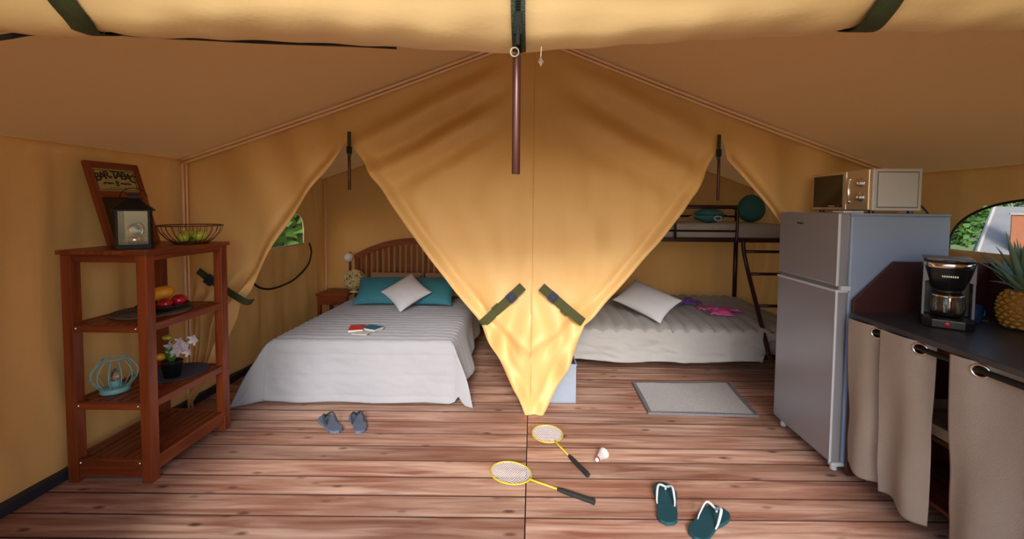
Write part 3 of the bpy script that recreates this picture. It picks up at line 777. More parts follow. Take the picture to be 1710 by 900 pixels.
def blade(base, d, ln, w, droop, m, parent, name, n=8, curl=.25):
    d = Vector(d).normalized(); s = d.cross(Vector((0, 0, 1))).normalized(); mb = MB(); P = []
    for k in range(n+1):
        t = k/n; ww = w*math.sin(PI*(.12+.88*t)**.8)*(1 if t < 1 else 0); c_ = Vector(base)+d*ln*t+Vector((0, 0, -droop*t*t))
        up = Vector((0, 0, 1))*ww*curl
        mb.v += [c_-s*ww+up, c_, c_+s*ww+up]
    for k in range(n): mb.f += [(k*3, k*3+1, k*3+4, k*3+3), (k*3+1, k*3+2, k*3+5, k*3+4)]
    return mb.build(name, m, parent, smooth=True, solid=.0012, fixn=False)
for (d, ln, w) in (((.3,-.3,1), .13, .018), ((.05,-.5,1.3), .12, .020), ((.6,.1,1), .10, .016), ((-.3,.1,1.2), .10, .016), ((.15,.4,1.2), .12, .017)):
    blade((0, 0, .072), d, ln, w, .02, 'leaf', orc, 'leaf')
st = smooth_path([(0, 0, .07), (-.01, .0, .15), (.02, 0, .19), (.07, 0, .185), (.13, .0, .20), (.16, 0, .185)])
MB().tube(st, .0022, 6).build('stem', 'leaf', orc, smooth=True)
MB().ball((-.012, -.01, .205), .017, 8, (1.3, 1, .8)).build('bud', 'greenfruit', orc, smooth=True)
MB().ball((-.045, -.012, .105), .020, 8, (1.1, 1, .9)).build('bud', 'orchid_yellow', orc, smooth=True)
for (x, y_, z, s) in ((.015, -.02, .160, .030), (.055, -.025, .150, .036), (.085, -.02, .165, .034), (.060, -.015, .185, .028), (.125, -.01, .195, .030), (.10, -.02, .135, .024), (.03,-.02,.135,.026)):
    fm = MB()
    for k in range(5):
        a = 2*PI*k/5+x*20; d = Vector((math.cos(a), -.25, math.sin(a))); n_ = Vector((-math.sin(a), 0, math.cos(a)))
        c0 = Vector((x, y_, z)); p = [c0, c0+d*s*.5+n_*s*.33, c0+d*s+n_*s*.12+Vector((0, -.004, 0)), c0+d*s-n_*s*.12+Vector((0, -.004, 0)), c0+d*s*.5-n_*s*.33]
        fm.add(p, [(0,1,2,3,4)])
    fm.ball((x, y_-.006, z), s*.16, 5)
    fm.build('flower', 'petal', orc)

# ================================================================== LEFT BEDROOM
BX0, BX1, BYF, BYH, BZ = -1.905, -.575, 3.10, 4.88, .445
bed = empty('double_bed', ((BX0+BX1)/2, BYF, 0), label='double bed with arched slatted teak headboard in the left bedroom', cat='bed')
def bp_(mb, nm, m, bevel=.006, smooth=False, par=None):
    o = mb.build(nm, m, bevel=bevel, smooth=smooth); 
    if par is None: return in_parent(o, bed)
    o.parent = par; return o
bp_(MB().box((BX0+.04, BYF+.05, .24), (BX1-.04, BYH-.02, .425)), 'mattress', 'mattress', .04)
bp_(MB().box((BX0+.06, BYF+.08, .14), (BX1-.06, BYH-.03, .24)), 'bed_base', 'underbed')
for x in (BX0+.1, BX1-.16):
    for y_ in (BYF+.12, BYH-.18): bp_(MB().box((x, y_, 0), (x+.06, y_+.06, .14)), 'leg', 'teakZ')
hx0, hx1 = -2.03, -.68; hy = 4.93; hc = (hx0+hx1)/2; hw = (hx1-hx0)/2
def arch(x, top, drop): t = (x-hc)/hw; return top-drop*t*t
hb = empty('headboard', (hc, hy, 0)); in_parent(hb, bed)
def hb_(mb, nm, m, bevel=.004, smooth=False):
    o = mb.build(nm, m, bevel=bevel, smooth=smooth); o.parent = hb; o.matrix_parent_inverse = Matrix.Translation((-hc, -hy, 0)); return o
pts = [(hx0+(hx1-hx0)*i/30) for i in range(31)]
hb_(MB().prism([(x, arch(x, 1.075, .19)) for x in pts]+[(x, arch(x, 1.005, .19)) for x in reversed(pts)], hy-.022, hy+.022), 'top_rail', 'teakX')
hb_(MB().box((hx0, hy-.018, .42), (hx1, hy+.018, .50)), 'lower_rail', 'teakX')
for x in (hx0, hx1-.05): hb_(MB().box((x, hy-.024, 0), (x+.05, hy+.024, arch(x+.025, 1.04, .19))), 'headboard_post', 'teakZ')
ns = 19
for i in range(ns):
    x = hx0+.09+(hx1-hx0-.18)*i/(ns-1)
    hb_(MB().box((x-.017, hy-.008, .49), (x+.017, hy+.008, arch(x, 1.012, .19))), 'slat', 'teakZ', .002)

def spread(name, x0, x1, yf, yh, ztop, dl, dr, df, ks=.075, m='spread', label='', hemz=None, flareL=.62, flareR=.42, qd=.011, seedv=0, alongx=True, rnd=.05, wr_=.45):
    """coverlet over a mattress: drops dl / dr at the sides, df at the foot"""
    sx = [x0-dl+(x1+dr-x0+dl)*i/110 for i in range(111)]
    nyf = 40; nyt = 190
    sy = [yf-df+df*j/nyf for j in range(nyf)]+[yf+(yh-yf)*j/nyt for j in range(nyt+1)]
    mb = MB()
    for s in sy:
        for t in sx:
            dx = (x0-t) if t < x0 else (t-x1) if t > x1 else 0; sd = -1 if t < x0 else 1
            dy = max(0, yf-s); X = min(max(t, x0), x1); Yv = max(s, yf)
            fl = flareL if sd < 0 else flareR
            mn_ = min(dx, dy)
            drop = math.hypot(dx, dy) if dx and dy else dx+dy
            z = ztop-drop
            # soft rounded edge
            e = min(x1-t if t <= x1 else 0, t-x0 if t >= x0 else 0, s-yf if s >= yf else 0)
            if dx == 0 and dy == 0: z -= rnd*.35*math.exp(-max(e, 0)/(rnd*.5))
            else: z = z-rnd*.35*math.exp(-drop/(rnd*.7))*1.0
            out = .012*(1-math.exp(-drop/.02))+.05*drop
            if dy and not dx: Yv += wr_*(.014*nz(t, z*1.5, seedv+9, 6)+.010*nz(t+z, z*2, seedv+4, 11))
            if dx: X += sd*(out+fl*mn_*(1 if dy else 0)+.014*math.sin(s*13+seedv)*sm(0, .3, drop))
            if hemz is None and dx and sd > 0 and not dy: X += .25*drop*gs(s-yf-.25, .4)
            if dy: Yv -= out+.35*mn_*fl+(.010*math.sin(t*11+seedv)+.012*nz(t, s, seedv, 3))*sm(0, .3, drop)
            # quilting grooves
            q = (s if alongx else t)/ks; gq = abs(q-math.floor(q)-.5)*2
            if dx == 0 and dy == 0: z += -qd*(gq**6)+qd*.8*(1-gq*gq)+wr_*(.010*nz(t, s, seedv+2, 5)+.007*nz(t, s*.7, seedv+2, 13))
            elif dy and not dx and alongx:
                q2 = s/(ks*2); g2 = abs(q2-math.floor(q2)-.5)*2; Yv += .004*g2**8
            elif dx and not dy: X -= sd*.004*(gq**6)
            lo = .012 if hemz is None else hemz(t, s, dx, dy)
            if hemz is None and dx and dy:
                aq = math.atan2(dx, dy)/(PI/2); lo += (.10 if sd < 0 else .06)*gs(aq-(.20 if sd < 0 else .12), .10)
            elif hemz is None and dx and sd > 0: lo += .14*sm(yf, yf+.9, s)+.02*math.sin(s*7)
            mb.v.append(Vector((X, Yv, max(z, lo+.004*math.sin(t*9+s*7)))))
    nx = len(sx)
    for j in range(len(sy)-1):
        for i in range(nx-1): mb.f.append((j*nx+i, j*nx+i+1, (j+1)*nx+i+1, (j+1)*nx+i))
    return tag(mb.build(name, m, smooth=True, solid=.004), label, 'bedspread')
spread('bedspread', BX0, BX1, BYF, BYH-.02, BZ+.018, .44, .33, .445, label='pale grey ribbed bedspread covering the double bed to the floor', seedv=1)

def pillow(name, w, h, t, loc, rot, m, label, cat, group=None, pinch=.10, sag=0, seedv=0):
    mb = MB(); n = 26
    def f(sg):
        def fn(u, v):
            a, b = u*2-1, v*2-1; k = (max(0, 1-a*a)**.45)*(max(0, 1-b*b)**.45)
            X = a*w/2*(1-pinch*(1-b*b)*a*a); Z = b*h/2*(1-pinch*(1-a*a)*b*b)
            wr = .010*nz(a*1.5, b*1.5, seedv+sg, 1.6)*k*4*t
            return (X, sg*(t/2*k)+wr, Z-sag*a*a)
        return fn
    mb.grid(f(1), n, n); mb.grid(f(-1), n, n)
    o = mb.build(name, m, smooth=True); o.location = loc; o.rotation_euler = rot
    return tag(o, label, cat, group)
zb_ = BZ+.03
def RP(dx, dz, back, yaw=0, roll_=0): return (Matrix.Rotation(yaw, 3, 'Z') @ Matrix.Rotation(-back, 3, 'X') @ Matrix.Rotation(roll_, 3, 'Y')).to_euler()
pillow('pillow', .58, .36, .13, (-1.50, 4.62, zb_+.125), RP(0, 0, .95), 'beigepillow', 'beige pillow behind the left turquoise cushion', 'pillow', seedv=3)
pillow('pillow', .58, .36, .13, (-.90, 4.62, zb_+.125), RP(0, 0, .95), 'beigepillow', 'beige pillow behind the right turquoise cushion', 'pillow', seedv=4)
p1, p2, p3 = at(627, 494, Y=4.42), at(725, 493, Y=4.42), at(679, 491, Y=4.22)
pillow('cushion', .44, .36, .14, (-1.515, 4.25, zb_+.128), RP(0, 0, .92, .10), 'turq', 'turquoise cushion left of the white cushion on the double bed', 'cushion', 'turquoise cushions on the double bed', seedv=5)
pillow('cushion', .46, .36, .14, (-.985, 4.25, zb_+.128), RP(0, 0, .92, -.08), 'turq', 'turquoise cushion right of the white cushion on the double bed', 'cushion', 'turquoise cushions on the double bed', seedv=6)
pillow('cushion', .35, .35, .12, (-1.195, 4.08, zb_+.150), RP(0, 0, .92, .0, math.radians(45)), 'white', 'small white cushion standing on its corner between two turquoise ones', 'cushion', seedv=8)
# leaflets and small things on the bed
def leaflet(name, px, py, w, d, rz, m, label, cat, h=.008):
    p = at(px, py, Z=zb_+.003); e = empty(name, (p.x, p.y, zb_), rz, label=label, cat=cat)
    MB().box((-w/2, -d/2, 0), (w/2, d/2, h)).build('pages', 'paper', e)
    MB().box((-w/2-.002, -d/2-.002, h), (w/2+.002, d/2+.002, h+.002)).build('cover', m, e)
    return e
leaflet('book', 596, 549, .105, .15, .25, 'redpaper', 'small red-covered book lying open on the bedspread', 'book', .014)
leaflet('book', 622, 549, .135, .10, -.45, 'bluepaper', 'dark blue booklet beside the red book on the bed', 'book', .016)
leaflet('leaflet', 604, 556, .12, .08, -.1, 'paper', 'white leaflet lying in front of the red book on the bed', 'leaflet', .004)

# nightstand, wicker lamp, small globe lamp
nx0, nx1, ny0, ny1 = -2.30, -1.96, 4.55, 4.88
ns_ = empty('nightstand', ((nx0+nx1)/2, ny0, 0), label='small teak nightstand under the wicker globe lamp', cat='nightstand')
for (mb, nm, m) in ((MB().box((nx0, ny0, .475), (nx1, ny1, .50)), 'top', 'teakX'), (MB().box((nx0+.02, ny0+.02, .18), (nx1-.02, ny1-.02, .20)), 'lower_shelf', 'teakX'),
    (MB().box((nx0+.03, ny0+.012, .38), (nx1-.03, ny0+.03, .472)), 'drawer', 'teakX')): in_parent(mb.build(nm, m, bevel=.003), ns_)
for x in (nx0+.01, nx1-.045):
    for y_ in (ny0+.01, ny1-.045): in_parent(MB().box((x, y_, 0), (x+.035, y_+.035, .475)).build('leg', 'teakZ', bevel=.003), ns_)
wx, wy = at(592, 470, Y=4.66).x, 4.66
wl_ = empty('globe_lamp', (wx, wy, .50), label='round woven wicker globe lamp on the nightstand', cat='lamp')
MB().lathe([(.05, 0), (.05, .012), (.02, .018), (.018, .03)], n=20).build('base', 'wicker', wl_, smooth=True)
wk = MB()
for k in range(30):
    ax = Vector((random.gauss(0, 1), random.gauss(0, 1), random.gauss(0, 1))).normalized(); q = ax.to_track_quat('Z', 'Y'); off = random.uniform(-.35, .35); rr = math.sqrt(1-off*off)
    wk.tube([Vector((0, 0, .135))+(q @ Vector((rr*math.cos(t), rr*math.sin(t), off)))*.108 for t in [i*2*PI/28 for i in range(28)]], .0038, 5, closed=True)
o = wk.build('wicker_shade', 'wicker', wl_, smooth=True)
MB().ball((0, 0, .135), .098, 12).build('inner_globe', mat('lamp_liner', (.22, .16, .07), .8, .1), wl_, smooth=True)
gx = at(583, 430, Y=4.86)
gl = empty('spot_lamp', (-2.075, 4.86, gx.z), label='small white ball spot lamp fixed beside the headboard', cat='lamp')
MB().ball((0, 0, 0), .052, 12).build('globe', 'globe', gl, smooth=True)
MB().tube([(0, .04, -.01), (-.02, .085, -.02)], .012, 8).build('arm', 'chrome', gl, smooth=True)
MB().tube([(-.025, .095, .05), (-.025, .095, -.30)], .014, 8).build('stem', 'brownmetal', gl, smooth=True)

# ================================================================== RIGHT BEDROOM: BUNK BED
QX0, QX1, QYF, QYB, QZ = .385, 2.38, 3.60, 4.96, .44
bk = empty('bunk_bed', (QX0, QYF, 0), label='dark metal bunk bed with double lower berth and slanted ladder', cat='bed')
def bb(mb, nm, m='bunkmetal', bevel=0, smooth=True, lab=None):
    o = in_parent(mb.build(nm, m, bevel=bevel, smooth=smooth), bk)
    if lab: o['label'] = lab
    return o
UY0, UY1, UZ = 4.10, 4.94, 1.15
for x in (QX0-.02, QX1-.03): bb(MB().tube([(x, QYB, 0), (x, QYB, 1.47)], .024, 10), 'post')
bb(MB().tube([(QX0-.02, UY0, .24), (QX0-.02, UY0, 1.47)], .022, 10), 'post')
bb(MB().tube([(QX0-.02, QYF+.02, 0), (QX0-.02, QYF+.02, .50)], .024, 10), 'leg')
bb(MB().tube([(QX1-.02, QYF+.02, 0), (QX1-.02, QYF+.02, .30)], .024, 10), 'leg')
for y_ in (QYF+.03, QYB-.02): bb(MB().box((QX0, y_-.015, .165), (QX1, y_+.015, .205)), 'side_rail', smooth=False)
for x in (QX0, QX1-.03): bb(MB().box((x, QYF+.03, .165), (x+.03, QYB-.02, .205)), 'end_rail', smooth=False)
sl = MB()
for k in range(12):
    x = QX0+.1+k*.16; bb(MB().box((x, QYF+.05, .198), (x+.06, QYB-.04, .210)), 'slat', 'palewood', smooth=False)
bb(MB().box((QX0+.03, QYF+.03, .21), (QX1-.03, QYB-.03, .40)), 'lower_mattress', 'mattress', .04, False)
UX1 = QX1+.09
bb(MB().box((QX0-.02, UY0-.018, UZ-.02), (UX1, UY0+.018, UZ+.022)), 'side_rail', smooth=False)
bb(MB().box((QX0-.02, UY1-.018, UZ-.02), (UX1, UY1+.018, UZ+.022)), 'side_rail', smooth=False)
bb(MB().box((UX1-.035, UY0, UZ-.02), (UX1, UY1, UZ+.022)), 'end_rail', smooth=False)
um = bb(MB().box((QX0, UY0+.03, UZ), (UX1-.04, UY1-.03, UZ+.155)), 'upper_mattress', 'spread2', .03, False)
# guard rails
gx1 = at(1231, 345, Y=UY0).x; gzt = at(1231, 347, Y=UY0).z
g1 = at(1128, 358, Y=UY0)
bb(MB().tube(smooth_path([(gx1, UY0-.01, UZ-.03), (gx1, UY0-.01, gzt-.05), (gx1-.02, UY0-.01, gzt-.01), (gx1-.06, UY0-.01, gzt), (gx1-.12, UY0-.01, gzt)])+[(QX0-.02, UY0-.01, gzt)], .013, 8), 'guard_rail')
bb(MB().tube([(g1.x, UY0-.01, UZ), (g1.x, UY0-.01, gzt)], .012, 8), 'guard_post')
bb(MB().tube([(QX0-.02, UY0-.01, UZ+.085), (gx1, UY0-.01, UZ+.085)], .010, 8), 'guard_rail')
bb(MB().tube([(QX0-.02, UY1, 1.47), (QX1-.03, UY1, 1.47)], .018, 8), 'guard_rail')
bb(MB().tube([(QX0-.02, UY1, 1.36), (QX1-.03, UY1, 1.36)], .012, 8), 'guard_rail')
bb(MB().tube([(1.3, UY1, UZ), (1.3, UY1, 1.47)], .012, 8), 'guard_post')
bb(MB().tube([(2.0, UY1, UZ), (2.0, UY1, 1.47)], .012, 8), 'guard_post')
# ladder
l1 = smooth_path([at(1241, 402, Y=UY0-.03), at(1243, 425, Y=UY0-.06), at(1252, 465, Y=3.96), at(1266, 520, Y=3.74), at(1279, 572, Y=3.56), at(1283, 592, Y=3.50)])
bb(MB().tube(l1, .019, 10), 'ladder_rail')
dxl = .37
l2 = [p+Vector((dxl, 0, 0)) for p in l1]; bb(MB().tube(l2, .019, 10), 'ladder_rail')
foot = at(1284, 590, Y=3.50); f2 = at(1306, 603, Z=.03)
bb(MB().tube([l1[-1], Vector((l1[-1].x+.10, l1[-1].y-.12, .03))], .016, 8), 'ladder_foot')
bb(MB().tube([l2[-1], Vector((l2[-1].x+.10, l2[-1].y-.12, .03))], .016, 8), 'ladder_foot')
for zz in (1.05, .83, .60, .40):
    i = min(range(len(l1)), key=lambda k: abs(l1[k].z-zz)); bb(MB().tube([l1[i], l1[i]+Vector((dxl, 0, 0))], .014, 8), 'ladder_rung')
def hem2(t, s, dx, dy):
    base = .155+.02*abs((t-1.15)/.8)**3
    if t > 1.93: base = .155+.19*sm(1.93, 2.0, t)
    return base
spread('bedspread', QX0+.005, QX1-.01, QYF, QYB-.05, QZ, .10, .10, .31, ks=.12, m='spread2', label='beige quilted bedspread on the lower bunk berth', hemz=hem2, flareL=.3, flareR=.1, alongx=False, seedv=6, rnd=.10, qd=.017, wr_=1.1)
pp = at(1083, 503, Y=4.0)
pillow('pillow', .54, .34, .14, (pp.x-.03, 3.96, QZ+.155), (Matrix.Rotation(-.50, 3, 'Z') @ Matrix.Rotation(-1.0, 3, 'X') @ Matrix.Rotation(.42, 3, 'Y')).to_euler(), 'white', 'white pillow at the left end of the lower bunk', 'pillow', seedv=12)
def garment(name, px, py, outline, m, label, s=1, rz=0, seedv=0, h=.03):
    p = at(px, py, Z=QZ+.02); mb = MB(); n = len(outline); rings = 7; k0 = 0
    for r in range(rings+1):
        t = r/rings
        for i, (a, b) in enumerate(outline):
            X, Y_ = a*t*s, b*t*s; mb.v.append(Vector((X, Y_, .012+h*(1-t**3)*(.5+.5*nz(X, Y_, seedv, 11))+.018*nz(X, Y_, seedv+5, 22))))
    for r in range(rings):
        for i in range(n): mb.f.append((r*n+i, r*n+(i+1) % n, (r+1)*n+(i+1) % n, (r+1)*n+i))
    o = mb.build(name, m, smooth=True, solid=.003); o.location = (p.x, p.y, QZ+.022); o.rotation_euler.z = rz
    return tag(o, label, 'clothing')
shirt = [(-.11,-.16),(0,-.15),(.11,-.16),(.10,-.04),(.12,.06),(.21,.04),(.23,.12),(.12,.17),(.05,.155),(0,.12),(-.05,.155),(-.12,.17),(-.23,.12),(-.21,.04),(-.12,.06),(-.10,-.04)]
def dens(o, k=3):
    r = []
    for i in range(len(o)):
        a, b = o[i], o[(i+1) % len(o)]
        for j in range(k): r.append((a[0]+(b[0]-a[0])*j/k, a[1]+(b[1]-a[1])*j/k))
    return r
garment('pink_shirt', 1203, 523, dens(shirt), 'pink', 'bright pink crumpled top lying on the lower bunk', .92, -.3, 2, .06)
garment('folded_shirt', 1152, 508, dens(shirt), 'purple', 'purple crumpled shirt between the pillow and the pink top', .62, .8, 4, .07)
garment('blue_shorts', 1122, 511, dens(shirt), 'bluecloth', 'small dark blue garment half under the white pillow', .5, 1.6, 6, .06)
# things on the top bunk
tz = UZ+.156
tb = at(1184, 358, Y=4.35)
swb = empty('swim_bag', (tb.x, 4.35, tz), label='rounded teal bag lying on the upper bunk behind the guard rail', cat='bag')
b_ = MB().ball((0, 0, .075), 1, 14)
for i, v in enumerate(b_.v):
    d = v-Vector((0, 0, .075)); b_.v[i] = Vector((d.x*.155*(1+.08*nz(d.x, d.y, d.z, 2)), d.y*.10, .072+d.z*.070*(1+.12*nz(d.x, d.y, d.z+4, 2))))
b_.build('bag_body', 'turq', swb, smooth=True)
MB().tube([(.15*math.cos(t), -.06-.035*abs(math.sin(t)), .078) for t in [PI*i/16 for i in range(17)]], .006, 6).build('bag_seam', 'darkrub', swb, smooth=True)
MB().tube([(.05+.035*math.cos(t), -.10, .045+.022*math.sin(t)) for t in [2*PI*i/16 for i in range(16)]], .007, 6, closed=True).build('bag_ring', 'white', swb, smooth=True)
MB().tube(smooth_path([(-.14, -.02, .07), (-.21, -.02, .05), (-.25, 0, .012)]), .009, 6).build('bag_strap', 'beigepillow', swb, smooth=True)
MB().tube(smooth_path([(.13, -.02, .05), (.19, -.01, .05), (.21, 0, .045)]), .007, 6).build('bag_strap', 'palewood', swb, smooth=True)
rb = at(1254, 352, Y=4.5)
cu_ = MB().ball((0, 0, 0), 1, 14)
for i, v in enumerate(cu_.v): cu_.v[i] = Vector((v.x*.14*(1-.10*v.z), v.y*.11, v.z*.145))
cu_ = tag(cu_.build('round_cushion', 'turq', smooth=True), 'dark teal round cushion at the right end of the upper bunk', 'cushion'); cu_.location = (rb.x+.0, 4.50, tz+.147)

# ================================================================== KITCHEN SIDE
FX0, FX1, FY0, FY1, FZ = 1.655, 2.262, 2.325, 2.885, 1.432
fg = empty('refrigerator', (FX0, FY0, 0), label='tall grey two-door refrigerator with microwave on top', cat='refrigerator')
def fp(mb, nm, m, bevel=.006, smooth=False, par=None):
    o = mb.build(nm, m, bevel=bevel, smooth=smooth); return in_parent(o, fg)
DT = .062; ZS = 1.022
fp(MB().box((FX0+DT+.008, FY0+.004, .045), (FX1, FY1-.004, FZ-.012)), 'cabinet', 'fridgeside', .008)
fp(MB().box((FX0+DT+.004, FY0, FZ-.014), (FX1, FY1, FZ)), 'top_panel', 'fridgeside', .004)
o = fp(MB().box((FX0, FY0, ZS+.012), (FX0+DT, FY1, FZ)), 'door', 'fridge', .010); dU = o
o = fp(MB().box((FX0, FY0, .052), (FX0+DT, FY1, ZS-.012)), 'door', 'fridge', .010); dL = o
fp(MB().box((FX0+.012, FY0+.006, ZS-.012), (FX0+DT, FY1-.006, ZS+.012)), 'door_gap', 'greyplastic', 0)
fp(MB().box((FX0+DT, FY0+.012, .06), (FX0+DT+.008, FY1-.012, FZ-.016)), 'gasket', 'greyplastic', 0)
def sub(mb, nm, m, par, bevel=.002):
    o = mb.build(nm, m, bevel=bevel); o.parent = par; o.matrix_parent_inverse = Matrix.Translation(Vector((0,0,0))); return o
sub(MB().box((FX0-.004, FY0-.001, ZS-.022), (FX0+DT, FY1, ZS-.008)), 'door_edge_trim', 'fridgetrim', dL)
sub(MB().box((FX0-.003, FY0-.002, .054), (FX0+.008, FY0+.006, ZS-.014)), 'door_edge_trim', 'fridgetrim', dL)
sub(MB().box((FX0-.003, FY0-.002, ZS+.012), (FX0+.008, FY0+.006, FZ-.002)), 'door_edge_trim', 'fridgetrim', dU)
fp(MB().box((FX0+.02, FY0-.008, ZS-.012), (FX0+DT+.012, FY0+.02, ZS+.014)), 'hinge', 'fridgetrim', .003)
fp(MB().box((FX0+.01, FY0-.004, .030), (FX0+DT+.02, FY0+.03, .052)), 'hinge', 'fridgetrim', .003)
fp(MB().box((FX0+.03, FY0+.01, FZ), (FX0+.14, FY0+.10, FZ+.012)), 'hinge_cover', 'fridgetrim', .004)
for x in (FX0+.045, FX1-.06):
    for y_ in (FY0+.03, FY1-.05): fp(MB().lathe([(.018, 0), (.018, .05)], (x, y_, 0), 12), 'foot', 'fridgetrim', 0)
lg = MB(); yl = FY0+.36
for k in range(7): lg.box((FX0-.0012, yl-k*.0085, FZ-.073), (FX0, yl-k*.0085+.005, FZ-.062+(.003 if k == 0 else 0)))
sub(lg, 'nameplate', 'ink', dU, 0)

# microwave
MX, MY, MZ = 1.845, 2.375, FZ+.014
mw = empty('microwave', (MX, MY, MZ), math.radians(-2), label='silver microwave with dark window on top of the refrigerator', cat='microwave')
mw.location = (MX, MY, MZ); MWd, MWw, MWh = .285, .50, .232
def mp_(mb, nm, m, bevel=.004, smooth=False, par=None): return mb.build(nm, m, par or mw, bevel=bevel, smooth=smooth)
mp_(MB().box((.022, 0, 0), (MWd, MWw, MWh)), 'case', 'mwside', .006)
pn = MB().box((.05, -.004, .022), (.26, .001, MWh-.022)); mp_(pn, 'side_panel', 'mwside', .004)
mp_(MB().box((.045, -.0015, .016), (.265, .0, MWh-.016)), 'side_groove', 'greyplastic', 0)
mp_(MB().box((0, .002, .002), (.022, .175, MWh-.002)), 'control_panel', 'mwfront', .005)
dr_ = mp_(MB().box((-.003, .178, .002), (.022, MWw-.002, MWh-.002)), 'door', 'mwfront', .005)
mp_(MB().box((-.006, .20, .018), (-.002, MWw-.018, MWh-.018)), 'window', 'blackglass', .001, par=dr_)
lg = MB()
for k in range(8): lg.box((-.0075, .325-k*.008, .022), (-.006, .330-k*.008, .029))
mp_(lg, 'nameplate', 'mwfront', 0, par=dr_)
for z in (.075, .155):
    mx = Matrix.Translation((0, .055, z)) @ Matrix.Rotation(-PI/2, 4, 'Y')
    kn = MB().lathe([(.026, 0), (.026, .003), (.020, .004), (.018, .022), (.001, .023)], n=20, mtx=mx); kn.box((-.028, .051, z-.018), (-.020, .059, z+.018))
    mp_(kn, 'knob', 'chrome', 0, True)
mp_(MB().tube([(-.002, .145+.014*math.sin(t), .04+t/PI*.15) for t in [PI*i/10 for i in range(11)]], .008, 8), 'handle', 'chrome', 0, True)
for (x, y_) in ((.04, .03), (.25, .03), (.04, .46), (.25, .46)): mp_(MB().lathe([(.014, -.014), (.014, 0)], (x, y_, 0), 10), 'foot', 'black', 0)
cb_ = smooth_path([(MX+.315, 2.62, MZ+.14), (MX+.36, 2.56, MZ+.10), (FX1+.04, 2.50, MZ-.03), (FX1+.07, 2.48, MZ-.25), (FX1+.06, 2.48, MZ-.5)])
tag(MB().tube(cb_, .005, 6).build('power_cable', 'black', smooth=True), 'black power cable hanging behind the microwave', 'cable')

# kitchen unit, worktop
KX0, KX1, KY0, KY1, KZ = 1.715, 2.43, .95, 2.285, .872
ku = empty('kitchen_unit', (KX0, KY0, 0), label='dark red wooden kitchen unit behind the beige curtains', cat='cabinet')
def kp(mb, nm, m, bevel=.003): return in_parent(mb.build(nm, m, bevel=bevel), ku)
for y_ in (KY0, 1.70, KY1-.05): kp(MB().box((KX0+.075, y_, 0), (KX0+.12, y_+.045, KZ)), 'post', 'teakZ')
for y_ in (KY0, 1.70, KY1-.05): kp(MB().box((KX1-.05, y_, 0), (KX1-.005, y_+.045, KZ)), 'post', 'teakZ')
for y_ in (KY0+.005, 1.71, KY1-.038): kp(MB().box((KX0+.12, y_, .05), (KX1-.05, y_+.018, KZ)), 'side_panel', 'teakZ')
kp(MB().box((KX1-.004, KY0, .05), (KX1+.008, KY1, KZ)), 'back_panel', 'teakZ')
for z in (.10, .400):
    kp(MB().box((KX0+.125, KY0+.05, z), (KX1-.05, 1.70, z+.018)), 'shelf_board', 'teakY'); kp(MB().box((KX0+.125, 1.75, z), (KX1-.05, KY1-.05, z+.018)), 'shelf_board', 'teakY')
kp(MB().box((KX0+.08, KY0+.045, KZ-.05), (KX0+.11, KY1-.05, KZ)), 'front_rail', 'teakY')
tr = empty('wooden_tray', (KX0+.128, 1.76, .4185), label='pale wooden tray on the shelf inside the kitchen unit', cat='tray')
for (a, b) in (((KX0+.128, 1.76, .4185), (KX1-.08, 2.20, .428)), ((KX0+.128, 1.76, .4185), (KX0+.145, 2.20, .475)), ((KX1-.095, 1.76, .4185), (KX1-.08, 2.20, .475)), ((KX0+.128, 1.76, .4185), (KX1-.08, 1.775, .475)), ((KX0+.13, 2.185, .4185), (KX1-.08, 2.20, .475))):
    in_parent(MB().box(a, b).build('tray_side', 'palewood', bevel=.002), tr)
WZ = .90
tag(MB().box((KX0-.012, KY0-.05, KZ+.001), (KX1+.01, KY1, WZ)).build('worktop', 'counter', bevel=.004), 'dark slate-coloured kitchen worktop right of the refrigerator', 'worktop')
spn = empty('splash_panel', (KX0+.02, KY1+.005, WZ), label='dark maroon splash panel with cut corner around the worktop', cat='panel')
a1, a2 = at(1432, 502, Y=KY1+.006), at(1495, 437, Y=KY1+.006)
in_parent(MB().prism([(KX0+.01, .0), (KX1+.03, .0), (KX1+.03, a2.z), (a2.x, a2.z), (KX0+.01, a1.z)], KY1+.004, KY1+.022).build('end_board', 'maroon', bevel=.002), spn)
in_parent(MB().box((KX1+.012, KY0, WZ-.3), (KX1+.028, KY1+.003, a2.z)).build('back_board', 'maroon', bevel=.002), spn)

